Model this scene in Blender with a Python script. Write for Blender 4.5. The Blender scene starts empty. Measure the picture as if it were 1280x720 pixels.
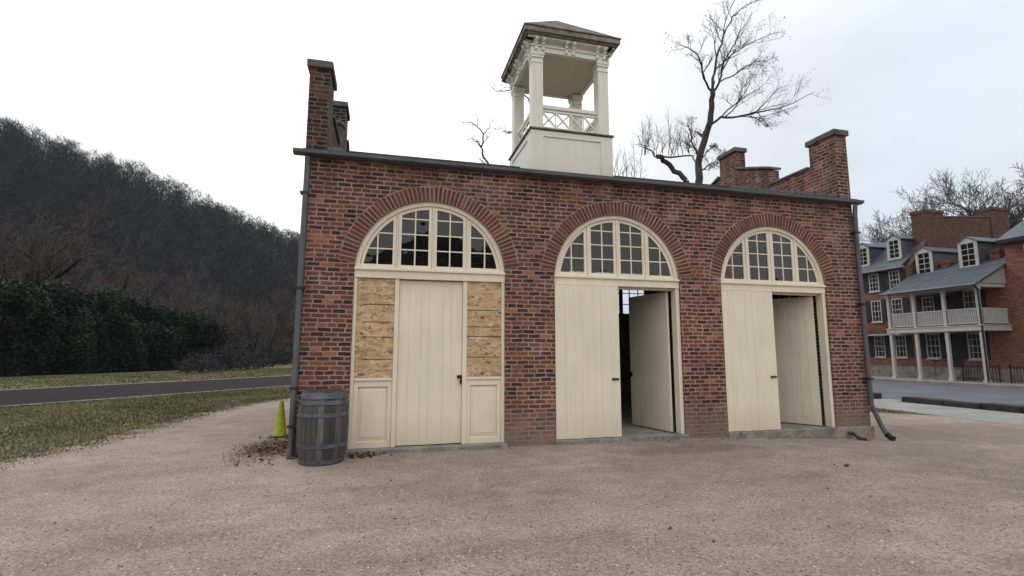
import bpy, math, random
import numpy as np
from mathutils import Vector, Matrix
random.seed(7); rng = np.random.default_rng(11)
sc = bpy.context.scene
COL = sc.collection
R = math.radians
HAZE = .00012

# ------------------------------------------------------------------ materials
class NT:
    def __init__(s, m):
        s.t = m.node_tree; s.n = s.t.nodes; s.l = s.t.links
        s.n.clear()
    def add(s, typ, _in=None, **kw):
        n = s.n.new(typ)
        for k, v in kw.items(): setattr(n, k, v)
        if _in:
            for k, v in _in.items():
                if isinstance(v, bpy.types.NodeSocket): s.l.new(v, n.inputs[k])
                else: n.inputs[k].default_value = v
        return n
    def noise(s, vec, scale, detail=4, rough=.55):
        return s.add('ShaderNodeTexNoise', {'Vector': vec, 'Scale': scale, 'Detail': detail, 'Roughness': rough}).outputs['Fac']
    def ramp(s, fac, stops, interp='LINEAR'):
        n = s.add('ShaderNodeValToRGB', {'Fac': fac}); r = n.color_ramp; r.interpolation = interp
        while len(r.elements) < len(stops): r.elements.new(.5)
        for e, (p, c) in zip(r.elements, stops):
            e.position = p; e.color = (c, c, c, 1) if isinstance(c, (int, float)) else (*c, 1)
        return n.outputs['Color']
    def mix(s, fac, a, b, mode='MIX'):
        n = s.add('ShaderNodeMix', data_type='RGBA', blend_type=mode)
        for i, v in ((0, fac), (6, a), (7, b)):
            if isinstance(v, bpy.types.NodeSocket): s.l.new(v, n.inputs[i])
            else: n.inputs[i].default_value = v if i == 0 else ((*v, 1) if isinstance(v, tuple) else (v, v, v, 1))
        return n.outputs[2]
    def math(s, op, a, b=0.0, clamp=False):
        n = s.add('ShaderNodeMath', operation=op, use_clamp=clamp)
        for i, v in ((0, a), (1, b)):
            if isinstance(v, bpy.types.NodeSocket): s.l.new(v, n.inputs[i])
            else: n.inputs[i].default_value = v
        return n.outputs[0]
    def bump(s, h, strength=.5, dist=.01, normal=None):
        d = {'Height': h, 'Strength': strength, 'Distance': dist}
        if normal: d['Normal'] = normal
        return s.add('ShaderNodeBump', d).outputs['Normal']
    def out(s, col, rough=.8, normal=None, metal=0., spec=.3):
        p = s.add('ShaderNodeBsdfPrincipled')
        for k, v in (('Base Color', col), ('Roughness', rough), ('Metallic', metal), ('Specular IOR Level', spec)):
            if isinstance(v, bpy.types.NodeSocket): s.l.new(v, p.inputs[k])
            else: p.inputs[k].default_value = (*v, 1) if isinstance(v, tuple) else v
        if normal: s.l.new(normal, p.inputs['Normal'])
        o = s.add('ShaderNodeOutputMaterial'); s.l.new(p.outputs[0], o.inputs[0])
        return p
    def geo(s): return s.add('ShaderNodeNewGeometry').outputs['Position']
    def uv(s): return s.add('ShaderNodeUVMap', uv_map='UVMap').outputs[0]

def newmat(name):
    m = bpy.data.materials.new(name); m.use_nodes = True
    return m, NT(m)

def plain(name, col, rough=.7, var=.15, scale=6., bump=.15, metal=0., spec=.3, bscale=60, obj=True):
    m, t = newmat(name); p = t.geo()
    n1 = t.noise(p, scale, 5); n2 = t.noise(p, scale*9, 3)
    f = t.ramp(t.mix(.4, n1, n2), [(.3, 1-var*1.6), (.7, 1+var)])
    c = t.mix(1, col, f, 'MULTIPLY')
    t.out(c, rough, t.bump(t.noise(p, bscale, 4), bump, .01), metal, spec)
    return m

BR = [(0, (.032, .020, .022)), (.14, (.052, .028, .028)), (.34, (.096, .039, .034)), (.66, (.150, .055, .043)), (.86, (.190, .069, .049)), (.94, (.23, .086, .053)), (.97, (.30, .115, .06)), (1, (.34, .14, .08))]
MORTAR = (.37, .28, .235)
def brick_mat(name, ramp=BR, mortar=MORTAR, w=.205, h=.073, ms=.0115, weather=1., bumpd=.012):
    m, t = newmat(name); uv = t.uv(); pos = t.geo()
    wob = t.add('ShaderNodeTexNoise', {'Vector': uv, 'Scale': 3.1, 'Detail': 3.}).outputs['Color']
    wob2 = t.add('ShaderNodeTexNoise', {'Vector': uv, 'Scale': 28., 'Detail': 2.}).outputs['Color']
    def off(vec, w_, s_):
        a = t.add('ShaderNodeVectorMath', {0: w_, 1: (-.5, -.5, -.5)}, operation='ADD').outputs[0]
        b = t.add('ShaderNodeVectorMath', {0: a, 'Scale': s_}, operation='SCALE').outputs[0]
        return t.add('ShaderNodeVectorMath', {0: vec, 1: b}, operation='ADD').outputs[0]
    wob3 = t.add('ShaderNodeTexNoise', {'Vector': uv, 'Scale': 75., 'Detail': 2.}).outputs['Color']
    v = off(off(off(uv, wob, .034), wob2, .011), wob3, .006)
    b = t.add('ShaderNodeTexBrick', {'Vector': v, 'Color1': (0, 0, 0, 1), 'Color2': (1, 1, 1, 1), 'Mortar': (.5, .5, .5, 1), 'Scale': 1., 'Mortar Size': ms, 'Mortar Smooth': .25, 'Bias': 0., 'Brick Width': w, 'Row Height': h}, offset=.5, squash=.72, squash_frequency=5)
    tone = t.mix(.12, b.outputs['Color'], t.noise(uv, .9, 3))
    tone = t.math('ADD', t.math('MULTIPLY', tone, 1.12), -.02)
    c = t.ramp(tone, ramp)
    c = t.mix(1, c, t.ramp(t.noise(uv, 45, 4, .7), [(.25, .68), (.75, 1.3)]), 'MULTIPLY')
    # pale bloom and lime smears
    bl = t.ramp(t.noise(uv, 1.1, 6, .72), [(.53, 0.), (.70, .62 * weather)])
    c = t.mix(bl, c, (.26, .18, .15))
    mo = t.mix(1, mortar, t.ramp(t.noise(uv, 2.2, 5, .7), [(.3, .55), (.7, 1.25)]), 'MULTIPLY')
    mo = t.mix(1, mo, t.ramp(t.noise(uv, 60, 3), [(.3, .75), (.7, 1.15)]), 'MULTIPLY')
    c = t.mix(b.outputs['Fac'], c, mo)
    if weather > .5:   # soil splashed up the foot of the wall
        z = t.add('ShaderNodeSeparateXYZ', {0: pos}).outputs['Z']
        f = t.math('MULTIPLY', t.ramp(z, [(.05, 1.), (.18, .75), (.62, 0.)]), t.ramp(t.noise(uv, 3.5, 5, .7), [(.32, .35), (.6, .95)]))
        c = t.mix(f, c, (.21, .165, .13))
    if weather > .5:
        st_ = t.noise(t.add('ShaderNodeMapping', {'Vector': uv, 'Scale': (2.2, .35, 1)}).outputs[0], 1.6, 5, .65)
        g_ = t.math('MULTIPLY', t.ramp(t.math('MULTIPLY', z, .2), [(.72, 0.), (.915, 1.)]), t.ramp(st_, [(.42, 0.), (.62, .6)]))
        c = t.mix(g_, c, (.045, .035, .033))
        rp = t.ramp(t.noise(t.add('ShaderNodeMapping', {'Vector': uv, 'Location': (9, 4, 0)}).outputs[0], .55, 4, .6), [(.52, 0.), (.62, .5)])
        c = t.mix(rp, c, t.mix(1, c, (1.25, 1.15, 1.10), 'MULTIPLY'))
    hgt = t.math('ADD', t.math('MULTIPLY', b.outputs['Fac'], -1.), t.math('MULTIPLY', t.noise(uv, 40, 4), .6))
    t.out(c, .88, t.bump(hgt, .8, bumpd), 0, .2)
    return m

M = {}
M['brick'] = brick_mat('fort_brick')
M['brick_soot'] = brick_mat('sooty_parapet_brick', [(0, (.018, .014, .016)), (.4, (.030, .020, .021)), (.7, (.056, .028, .027)), (.92, (.085, .036, .031)), (1, (.15, .06, .045))], (.17, .135, .12), weather=.45)
FARR = [(0, (.105, .043, .033)), (.3, (.15, .060, .044)), (.7, (.195, .078, .055)), (1, (.25, .105, .07))]
M['brick_far'] = brick_mat('house_brick', FARR, (.26, .15, .12), weather=.3, ms=.008, bumpd=.004)
M['brick_old'] = brick_mat('party_wall_brick', [(0, (.065, .038, .030)), (.5, (.10, .056, .043)), (1, (.14, .078, .058))], (.13, .09, .075), weather=.45, ms=.008, bumpd=.004)
def tone_mat():
    m, t = newmat('arch_brick'); p = t.geo()
    a = t.add('ShaderNodeAttribute', attribute_name='tone').outputs['Fac']
    c = t.ramp(a, BR)
    c = t.mix(1, c, t.ramp(t.noise(p, 45, 4, .7), [(.25, .68), (.75, 1.3)]), 'MULTIPLY')
    c = t.mix(t.ramp(t.noise(p, 2.1, 5, .7), [(.55, 0.), (.7, .5)]), c, (.27, .19, .16))
    t.out(c, .88, t.bump(t.noise(p, 60, 4), .5, .006), 0, .2)
    return m
M['brick_tone'] = tone_mat()
M['mortar'] = plain('mortar', MORTAR, .95, .3, 4, .4)

def paint_mat(name, col, dirt=.5, streak=True, zbase=0.0):
    m, t = newmat(name); p = t.geo()
    mp = t.add('ShaderNodeMapping', {'Vector': p, 'Scale': (9., 9., .7)}).outputs[0]
    s1 = t.noise(mp, 1.6, 6, .65); s2 = t.noise(p, 1.3, 4); s3 = t.noise(p, 70, 3)
    c = t.mix(1, col, t.ramp(s1, [(.3, .93), (.6, 1.02)]), 'MULTIPLY')
    c = t.mix(1, c, t.ramp(s2, [(.3, .93), (.7, 1.04)]), 'MULTIPLY')
    chips = t.ramp(t.noise(mp, 7, 5, .75), [(.70, 0.), (.76, dirt)])
    c = t.mix(chips, c, (.20, .17, .13))
    z = t.add('ShaderNodeSeparateXYZ', {0: p}).outputs['Z']
    low = t.math('MULTIPLY', t.ramp(t.math('ADD', z, -zbase), [(0., 1.), (.5, 0.)]), t.ramp(s1, [(.3, .15), (.7, .8)]))
    c = t.mix(t.math('MULTIPLY', low, dirt), c, (.42, .32, .19))
    hh = t.math('ADD', t.math('MULTIPLY', s1, .7), t.math('MULTIPLY', s3, .3))
    t.out(c, t.ramp(s2, [(.3, .55), (.7, .75)]), t.bump(hh, .35, .006), 0, .3)
    return m
M['cream'] = paint_mat('cream_door_paint', (.79, .735, .60), .6)
M['cream2'] = paint_mat('cream_frame_paint', (.79, .72, .59), .35)
M['cupola'] = paint_mat('cupola_paint', (.79, .775, .705), .35, zbase=5.6)
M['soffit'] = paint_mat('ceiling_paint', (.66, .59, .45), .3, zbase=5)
M['white'] = plain('white_house_paint', (.44, .43, .40), .6, .1, 3, .1)
M['porchfloor'] = plain('porch_ceiling_boards', (.35, .33, .30), .8)
M['gutter'] = plain('grey_gutter_metal', (.115, .118, .132), .5, .25, 3, .1, metal=.3, spec=.4)
M['slate'] = plain('slate_roof', (.075, .086, .105), .55, .3, 2.2, .5, bscale=12)
M['slate_dark'] = plain('dark_slate_roof', (.045, .045, .05), .7, .3, 4, .6, bscale=14)
M['coping'] = plain('weathered_coping', (.13, .125, .115), .9, .45, 3, .8, bscale=25)
M['concrete'] = plain('sill_concrete', (.25, .235, .22), .9, .45, 3, .6, bscale=30)
M['floor'] = plain('inside_floor', (.30, .27, .25), .85, .2, 2, .3)
M['stone'] = plain('foundation_stone', (.22, .20, .18), .92, .45, 4, 1., bscale=18)
M['steel'] = plain('door_hardware', (.06, .055, .05), .45, .3, 20, .2, metal=.7)
M['dark'] = plain('black_joint', (.02, .018, .017), .9)
M['beam'] = plain('old_beam_timber', (.05, .04, .035), .85, .3, 6, .5)
M['shutter'] = plain('dark_shutters', (.032, .028, .034), .6)
M['iron'] = plain('black_iron', (.02, .02, .022), .5)
M['curtain'] = plain('window_curtain', (.26, .27, .265), .9)
M['bark'] = plain('grey_bark', (.060, .052, .050), .92, .4, 5, .9, bscale=22)
M['twig'] = plain('winter_twigs', (.062, .052, .050), .9, .3, 3, .3)
M['bark_brown'] = plain('brown_bark', (.022, .019, .019), .92, .4, 5, .9, bscale=22)
M['twig_brown'] = plain('brown_twigs', (.080, .062, .054), .9, .35, .6, .2)
M['rubber'] = plain('black_rubber', (.018, .018, .018), .7)
M['stone_f'] = plain('dusty_foundation', (.27, .235, .20), .95, .4, 3, 1., bscale=25)
M['stone_dark'] = plain('dark_edging_stone', (.045, .041, .038), .95, .5, 2, 1., bscale=12)
M['flash'] = plain('dull_flashing', (.17, .15, .145), .8, .5, 12, .3, metal=.2)
M['cornice'] = plain('weathered_cornice', (.27, .24, .20), .9, .6, 5, .8, bscale=30)
M['blind_dim'] = plain('dim_curtain', (.15, .16, .165), .9)
M['evercore'] = plain('hedge_inner_shade', (.004, .005, .004), .95)
M['shingle'] = plain('weathered_wood_shingle', (.15, .13, .115), .9, .5, 4, .9, bscale=20)
M['conemat'] = plain('lime_cone_plastic', (.27, .34, .02), .55, .2, 14, .1)
M['board'] = plain('siding_boards', (.36, .355, .32), .7)

def glass_mat(name, tint=(.9, .93, .95), refl=1.0):
    m, t = newmat(name); p = t.geo()
    fr = t.add('ShaderNodeFresnel', {'IOR': 1.5}).outputs[0]
    nb = t.bump(t.noise(p, 3., 1), .22, .02)
    g = t.add('ShaderNodeBsdfGlossy', {'Roughness': .02, 'Normal': nb}).outputs[0]
    tr = t.add('ShaderNodeBsdfTransparent', {'Color': (*tint, 1)}).outputs[0]
    mx = t.add('ShaderNodeMixShader', {0: t.math('MULTIPLY', fr, refl, True), 1: tr, 2: g})
    o = t.add('ShaderNodeOutputMaterial'); t.l.new(mx.outputs[0], o.inputs[0])
    return m
M['glass'] = glass_mat('old_window_glass', (.40, .44, .52), 1.7)
M['glass_rear'] = glass_mat('rear_window_glass', (.92, .94, .96), 1.)
M['glass_far'] = glass_mat('house_window_glass', (.7, .74, .78), 1.4)

def osb_mat():
    m, t = newmat('strand_board'); uv = t.uv()
    cs = []
    for i, (rot, sx) in enumerate(((.3, 1.), (1.5, 1.1), (2.5, .9))):
        mp = t.add('ShaderNodeMapping', {'Vector': uv, 'Rotation': (0, 0, rot), 'Scale': (11*sx, 30*sx, 1), 'Location': (i*3.3, i*7.1, 0)}).outputs[0]
        v = t.add('ShaderNodeTexVoronoi', {'Vector': mp, 'Scale': 1.}).outputs['Color']
        cs.append(t.add('ShaderNodeSeparateColor', {0: v}).outputs[0])
    pick = t.ramp(t.noise(uv, 13, 3), [(.46, 0.), (.50, 1.)])
    pick2 = t.ramp(t.noise(t.add('ShaderNodeMapping', {'Vector': uv, 'Location': (5, 5, 0)}).outputs[0], 15, 3), [(.48, 0.), (.53, 1.)])
    f = t.mix(pick2, t.mix(pick, cs[0], cs[1]), cs[2])
    c = t.ramp(f, [(0, (.17, .10, .055)), (.06, (.36, .23, .13)), (.3, (.52, .355, .21)), (.75, (.60, .43, .26)), (1, (.70, .54, .35))])
    c = t.mix(1, c, t.ramp(t.noise(uv, 2.5, 5, .7), [(.3, .8), (.7, 1.08)]), 'MULTIPLY')
    t.out(c, .8, t.bump(f, .4, .004), 0, .2)
    return m
M['osb'] = osb_mat()

def barrel_mat():
    m, t = newmat('weathered_oak_staves'); p = t.add('ShaderNodeTexCoord').outputs['Object']
    a = t.add('ShaderNodeAttribute', attribute_name='tone').outputs['Fac']
    mp = t.add('ShaderNodeMapping', {'Vector': p, 'Scale': (30, 30, 1.5)}).outputs[0]
    g = t.noise(mp, 1., 6, .7)
    c = t.ramp(a, [(0, (.055, .05, .052)), (1, (.14, .13, .125))])
    c = t.mix(1, c, t.ramp(g, [(.3, .5), (.7, 1.45)]), 'MULTIPLY')
    c = t.mix(t.ramp(t.noise(p, 3, 4), [(.5, 0.), (.7, .5)]), c, (.045, .04, .04))
    t.out(c, .85, t.bump(g, .7, .006), 0, .2)
    return m
M['staves'] = barrel_mat()
M['hoop'] = plain('galvanised_hoop', (.13, .14, .17), .6, .35, 9, .3, metal=.4)

def gravel_mat():
    m, t = newmat('yard_gravel'); p = t.geo()
    flat = t.add('ShaderNodeMapping', {'Vector': p, 'Scale': (1, 1, 0)}).outputs[0]
    v1 = t.add('ShaderNodeTexVoronoi', {'Vector': flat, 'Scale': 55., 'Randomness': 1.})
    v2 = t.add('ShaderNodeTexVoronoi', {'Vector': flat, 'Scale': 140.})
    s1 = t.add('ShaderNodeSeparateColor', {0: v1.outputs['Color']}).outputs[0]
    s2 = t.add('ShaderNodeSeparateColor', {0: v2.outputs['Color']}).outputs[1]
    big = t.noise(flat, .35, 5, .6); mid = t.noise(flat, 2.3, 6, .7); fine = t.noise(flat, 30, 5, .75)
    base = t.ramp(t.mix(.5, big, mid), [(.36, (.205, .163, .135)), (.5, (.275, .222, .184)), (.64, (.35, .288, .238))])
    st = t.ramp(t.mix(.5, s1, s2), [(0, .38), (.22, .74), (.6, 1.06), (.93, 1.3), (1, 1.6)])
    c = t.mix(.75, base, t.mix(1, base, st, 'MULTIPLY'))
    c = t.mix(1, c, t.ramp(fine, [(.3, .58), (.7, 1.38)]), 'MULTIPLY')
    # damp, mossy stains of their own shape
    sep = t.add('ShaderNodeSeparateXYZ', {0: flat})
    def spot(cx, cy, rx, ry, col, a, c):
        dx = t.math('DIVIDE', t.math('SUBTRACT', sep.outputs['X'], cx), rx)
        dy = t.math('DIVIDE', t.math('SUBTRACT', sep.outputs['Y'], cy), ry)
        d = t.math('ADD', t.math('MULTIPLY', dx, dx), t.math('MULTIPLY', dy, dy))
        d = t.math('ADD', d, t.math('MULTIPLY', t.math('ADD', mid, -.5), 1.6))
        return t.mix(t.ramp(d, [(.2, a), (1., 0.)]), c, col)
    trk = t.noise(t.add('ShaderNodeMapping', {'Vector': flat, 'Rotation': (0, 0, .25), 'Scale': (.5, 2.4, 1)}).outputs[0], .8, 5, .6)
    c = t.mix(1, c, t.ramp(trk, [(.36, .90), (.5, 1.0), (.64, 1.05)]), 'MULTIPLY')
    c = spot(6.0, -.9, 1.5, .42, (.17, .14, .105), .7, c)
    c = spot(13.6, 0.2, 3.2, 1.3, (.18, .15, .12), .55, c)
    c = spot(10.3, -1.5, 1.8, .7, (.22, .18, .14), .45, c)
    h = t.math('ADD', t.math('MULTIPLY', v1.outputs['Distance'], -.8), t.math('MULTIPLY', fine, .8))
    h = t.math('ADD', h, t.math('MULTIPLY', mid, 2.))
    t.out(c, .95, t.bump(h, .8, .012), 0, .15)
    return m
M['gravel'] = gravel_mat()
M['pebble'] = None
def attr_mat(name, stops, rough=.9, spec=.15, trans=0.):
    m, t = newmat(name)
    a = t.add('ShaderNodeAttribute', attribute_name='tone').outputs['Fac']
    pr = t.out(t.ramp(a, stops), rough, None, 0, spec)
    return m
M['pebble'] = attr_mat('pebbles', [(0, (.07, .055, .05)), (.35, (.17, .135, .115)), (.8, (.33, .28, .24)), (.97, (.38, .33, .29)), (1, (.52, .48, .44))])
M['blade'] = attr_mat('grass_blades', [(0, (.08, .08, .04)), (.4, (.105, .108, .048)), (.6, (.15, .14, .07)), (.8, (.22, .185, .105)), (1, (.29, .245, .155))])
M['leafbrown'] = attr_mat('dead_leaves', [(0, (.05, .03, .02)), (.4, (.13, .06, .035)), (.8, (.22, .11, .06)), (1, (.34, .24, .15))])
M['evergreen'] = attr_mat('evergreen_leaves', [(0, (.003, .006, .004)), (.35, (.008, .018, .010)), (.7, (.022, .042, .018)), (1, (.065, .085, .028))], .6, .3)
M['woods'] = attr_mat('winter_woods', [(0, (.020, .022, .027)), (.5, (.036, .035, .041)), (1, (.070, .058, .055))])

def grassground():
    m, t = newmat('winter_turf'); p = t.geo()
    a = t.noise(p, .5, 5, .65); b = t.noise(p, 6, 6, .75); f = t.noise(p, 50, 4, .8)
    x = t.mix(.45, a, b)
    c = t.ramp(x, [(.38, (.21, .17, .11)), (.48, (.15, .135, .075)), (.58, (.095, .105, .045)), (.7, (.10, .12, .045))])
    c = t.mix(1, c, t.ramp(f, [(.3, .55), (.7, 1.4)]), 'MULTIPLY')
    t.out(c, .95, t.bump(t.mix(.5, b, f), .9, .03), 0, .1)
    return m
M['turf'] = grassground()
M['asphalt_l'] = plain('dark_lane_paving', (.028, .023, .024), .95, .3, 1.2, .5, spec=.05, bscale=80)
M['edge_l'] = plain('lane_edging', (.24, .215, .19), .9, .3, 3, .5)
M['asphalt_r'] = plain('street_asphalt', (.10, .108, .125), .75, .2, .7, .4, bscale=80)
M['path'] = plain('path_concrete', (.25, .24, .225), .9, .2, 1.2, .4)
M['hillsoil'] = plain('hill_leaf_litter', (.048, .044, .046), .95, .4, .06, .5, bscale=.6)
M['rock'] = plain('hill_rock', (.13, .13, .14), .9, .5, .15, .9, bscale=.5)

# ------------------------------------------------------------------ mesh builder
class MB:
    def __init__(s): s.v = []; s.f = []; s.t = []; s.uv = {}
    def add(s, vs, fs, tone=.5):
        o = len(s.v); s.v.extend(vs)
        for f in fs: s.f.append(tuple(i+o for i in f)); s.t.append(tone)
    def box(s, x0, x1, y0, y1, z0, z1, tone=.5):
        s.add([(x0,y0,z0),(x1,y0,z0),(x1,y1,z0),(x0,y1,z0),(x0,y0,z1),(x1,y0,z1),(x1,y1,z1),(x0,y1,z1)],
              [(0,3,2,1),(4,5,6,7),(0,1,5,4),(1,2,6,5),(2,3,7,6),(3,0,4,7)], tone)
        return s
    def obox(s, c, ux, uy, hx, hy, z0, z1, tone=.5):   # box turned about z: ux, uy unit vectors in plan
        P = []
        for z in (z0, z1):
            for a, b in ((-1,-1),(1,-1),(1,1),(-1,1)):
                P.append((c[0]+ux[0]*hx*a+uy[0]*hy*b, c[1]+ux[1]*hx*a+uy[1]*hy*b, z))
        s.add(P, [(0,3,2,1),(4,5,6,7),(0,1,5,4),(1,2,6,5),(2,3,7,6),(3,0,4,7)], tone); return s
    def prism(s, poly, axis, a0, a1, tone=.5):  # poly: 2-D pts in the other two axes
        def P(p, a):
            return (a, p[0], p[1]) if axis == 0 else ((p[0], a, p[1]) if axis == 1 else (p[0], p[1], a))
        n = len(poly)
        s.add([P(p, a0) for p in poly]+[P(p, a1) for p in poly],
              [tuple(range(n))[::-1], tuple(range(n, 2*n))]+[(i, (i+1)%n, (i+1)%n+n, i+n) for i in range(n)], tone); return s
    def tube(s, pts, rad, n=6, tone=.5, caps=False):
        pts = [Vector(p) for p in pts]; rings = []; up = Vector((0, 0, 1))
        o = len(s.v)
        prev = None
        for i, p in enumerate(pts):
            d = (pts[min(i+1, len(pts)-1)]-pts[max(i-1, 0)]).normalized()
            a = prev - d*prev.dot(d) if prev else d.cross(up if abs(d.z) < .9 else Vector((1, 0, 0)))
            if a.length < 1e-6: a = d.cross(Vector((1, 0.3, 0)))
            a.normalize(); prev = a; b = d.cross(a); r = rad[i] if hasattr(rad, '__len__') else rad
            for k in range(n):
                t = 2*math.pi*k/n; q = p+a*(r*math.cos(t))+b*(r*math.sin(t)); s.v.append((q.x, q.y, q.z))
        for i in range(len(pts)-1):
            for k in range(n):
                k2 = (k+1) % n
                s.f.append((o+i*n+k, o+i*n+k2, o+(i+1)*n+k2, o+(i+1)*n+k)); s.t.append(tone)
        if caps:
            s.f.append(tuple(o+k for k in range(n))); s.t.append(tone)
            s.f.append(tuple(o+(len(pts)-1)*n+k for k in range(n))[::-1]); s.t.append(tone)
        return s
    def bar(s, a, b, w, h):   # rectangular bar between two points
        a = Vector(a); b = Vector(b); d = (b-a).normalized()
        x = d.cross(Vector((0, 0, 1)))
        if x.length < .01: x = Vector((1, 0, 0))
        x.normalize(); y = x.cross(d).normalized()
        P = [tuple(e + x*(w/2*i) + y*(h/2*j)) for e in (a, b) for i, j in ((-1,-1),(1,-1),(1,1),(-1,1))]
        s.add(P, [(0,3,2,1),(4,5,6,7),(0,1,5,4),(1,2,6,5),(2,3,7,6),(3,0,4,7)]); return s
    def lathe(s, prof, c=(0, 0, 0), n=32, tone=None):
        o = len(s.v)
        for r, z in prof:
            for k in range(n):
                t = 2*math.pi*k/n; s.v.append((c[0]+r*math.cos(t), c[1]+r*math.sin(t), c[2]+z))
        for i in range(len(prof)-1):
            for k in range(n):
                s.f.append((o+i*n+k, o+i*n+(k+1)%n, o+(i+1)*n+(k+1)%n, o+(i+1)*n+k)); s.t.append(.5 if tone is None else tone(k))
        return s
    def build(s, name, mat, parent=None, bevel=0, smooth=False, loc=None):
        v = np.array(s.v, dtype=np.float64)
        me = bpy.data.meshes.new(name)
        me.from_pydata([tuple(x) for x in v], [], s.f)
        uvl = me.uv_layers.new(name='UVMap')
        nl = len(me.loops); vi = np.zeros(nl, dtype=np.int32); me.loops.foreach_get('vertex_index', vi)
        nf = len(me.polygons); nor = np.zeros(nf*3); me.polygons.foreach_get('normal', nor); nor = np.abs(nor.reshape(-1, 3))
        tot = np.zeros(nf, dtype=np.int32); me.polygons.foreach_get('loop_total', tot)
        fi = np.repeat(np.arange(nf), tot)
        co = v[vi]; nn = nor[fi]
        u = np.where(nn[:, 2] > .75, co[:, 0], np.where(nn[:, 1] >= nn[:, 0], co[:, 0], co[:, 1]+.37))
        w = np.where(nn[:, 2] > .75, co[:, 1], co[:, 2])
        uvl.data.foreach_set('uv', np.stack([u, w], 1).ravel())
        at = me.attributes.new('tone', 'FLOAT', 'FACE'); at.data.foreach_set('value', np.array(s.t, dtype=np.float32))
        o = bpy.data.objects.new(name, me); COL.objects.link(o)
        org = Vector(loc) if loc else Vector((0, 0, 0))
        if parent is not None:
            w0 = Vector((0, 0, 0)); p = parent
            while p: w0 += Vector(p.location); p = p.parent
            o.parent = parent; org = w0
        if org.length > 0: me.transform(Matrix.Translation(-org))
        if loc and parent is None: o.location = loc
        if mat: me.materials.append(M[mat] if isinstance(mat, str) else mat)
        if smooth: me.polygons.foreach_set('use_smooth', [True]*nf)
        if bevel:
            b = o.modifiers.new('bevel', 'BEVEL'); b.width = bevel; b.segments = 2; b.limit_method = 'ANGLE'
        return o

def split_build(mb, name, mat, parent=None, bevel=0, smooth=False):
    par = list(range(len(mb.v)))
    def find(i):
        while par[i] != i: par[i] = par[par[i]]; i = par[i]
        return i
    for f in mb.f:
        r = find(f[0])
        for i in f[1:]: par[find(i)] = r
    groups = {}
    for f, t in zip(mb.f, mb.t): groups.setdefault(find(f[0]), []).append((f, t))
    for g in groups.values():
        ids = sorted({i for f, _ in g for i in f}); mp = {i: k for k, i in enumerate(ids)}
        m = MB(); m.v = [mb.v[i] for i in ids]; m.f = [tuple(mp[i] for i in f) for f, _ in g]; m.t = [t for _, t in g]
        m.build(name, mat, parent, bevel, smooth)

def fastmesh(name, V, F, tone, mat, kind=None):   # numpy arrays, F (n,k)
    me = bpy.data.meshes.new(name); n, k = F.shape
    me.vertices.add(len(V)); me.vertices.foreach_set('co', V.astype(np.float32).ravel())
    me.loops.add(n*k); me.loops.foreach_set('vertex_index', F.astype(np.int32).ravel())
    me.polygons.add(n); me.polygons.foreach_set('loop_start', np.arange(0, n*k, k, dtype=np.int32))
    me.polygons.foreach_set('loop_total', np.full(n, k, dtype=np.int32))
    me.update(calc_edges=True)
    at = me.attributes.new('tone', 'FLOAT', 'FACE'); at.data.foreach_set('value', tone.astype(np.float32))
    o = bpy.data.objects.new(name, me); COL.objects.link(o); me.materials.append(M[mat])
    if kind: o['kind'] = kind
    return o

def thing(name, label, cat, loc=(0, 0, 0), group=None, rotz=0):
    o = bpy.data.objects.new(name, None); COL.objects.link(o); o.location = loc; o.rotation_euler.z = rotz
    o.empty_display_size = .2; tag(o, label, cat, group); return o
def tag(o, label, cat, group=None):
    o['label'] = label; o['category'] = cat
    if group: o['group'] = group
    return o

# ------------------------------------------------------------------ ground
def gz(x):
    if x < 7: return -.10
    if x > 11: return -.27
    return -.10-.17*(x-7)/4
def clip(poly, x, keep_less):
    out = []
    for i in range(len(poly)):
        a, b = poly[i], poly[(i+1) % len(poly)]
        ia = (a[0] <= x) if keep_less else (a[0] >= x); ib = (b[0] <= x) if keep_less else (b[0] >= x)
        if ia: out.append(a)
        if ia != ib:
            t = (x-a[0])/(b[0]-a[0]); out.append((x, a[1]+t*(b[1]-a[1])))
    return out
def sheet(name, poly, mat, lift, kind='structure', th=0, dz=0):
    mb = MB()
    parts = [clip(poly, 7, True), clip(clip(poly, 7, False), 11, True), clip(poly, 11, False)]
    for p in parts:
        if len(p) < 3: continue
        n = len(p); mb.add([(x, y, gz(x)+lift) for x, y in p], [tuple(range(n))])
    o = mb.build(name, mat)
    if kind: o['kind'] = kind
    return o
sheet('ground', [(-600, -300), (600, -300), (600, 700), (-600, 700)], 'turf', 0)

def wiggle(pts, amp, step):
    out = []
    for i in range(len(pts)-1):
        a, b = Vector(pts[i]), Vector(pts[i+1]); n = max(1, int((b-a).length/step))
        for k in range(n):
            p = a.lerp(b, k/n); out.append((p.x+random.uniform(-amp, amp), p.y+random.uniform(-amp, amp)))
    out.append(pts[-1]); return out
edge_left = wiggle([(-5.2, -14), (-4.4, -3), (-3.9, .67), (-3.55, 2.63), (-3.4, 4.6), (-3.2, 6.7), (-2.8, 8.6), (-2.1, 10.4), (-.8, 11.3), (2, 11.6), (8, 11.7), (14.2, 11.5)], .07, .22)
edge_right = wiggle([(14.2, 11.5), (14.3, 7), (14.9, 3.6), (16.0, 2.4)], .12, .3)
yard = edge_left + edge_right + [(16.0, 2.2), (16.0, -14)]
sheet('gravel_yard', yard, 'gravel', .005)
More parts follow.
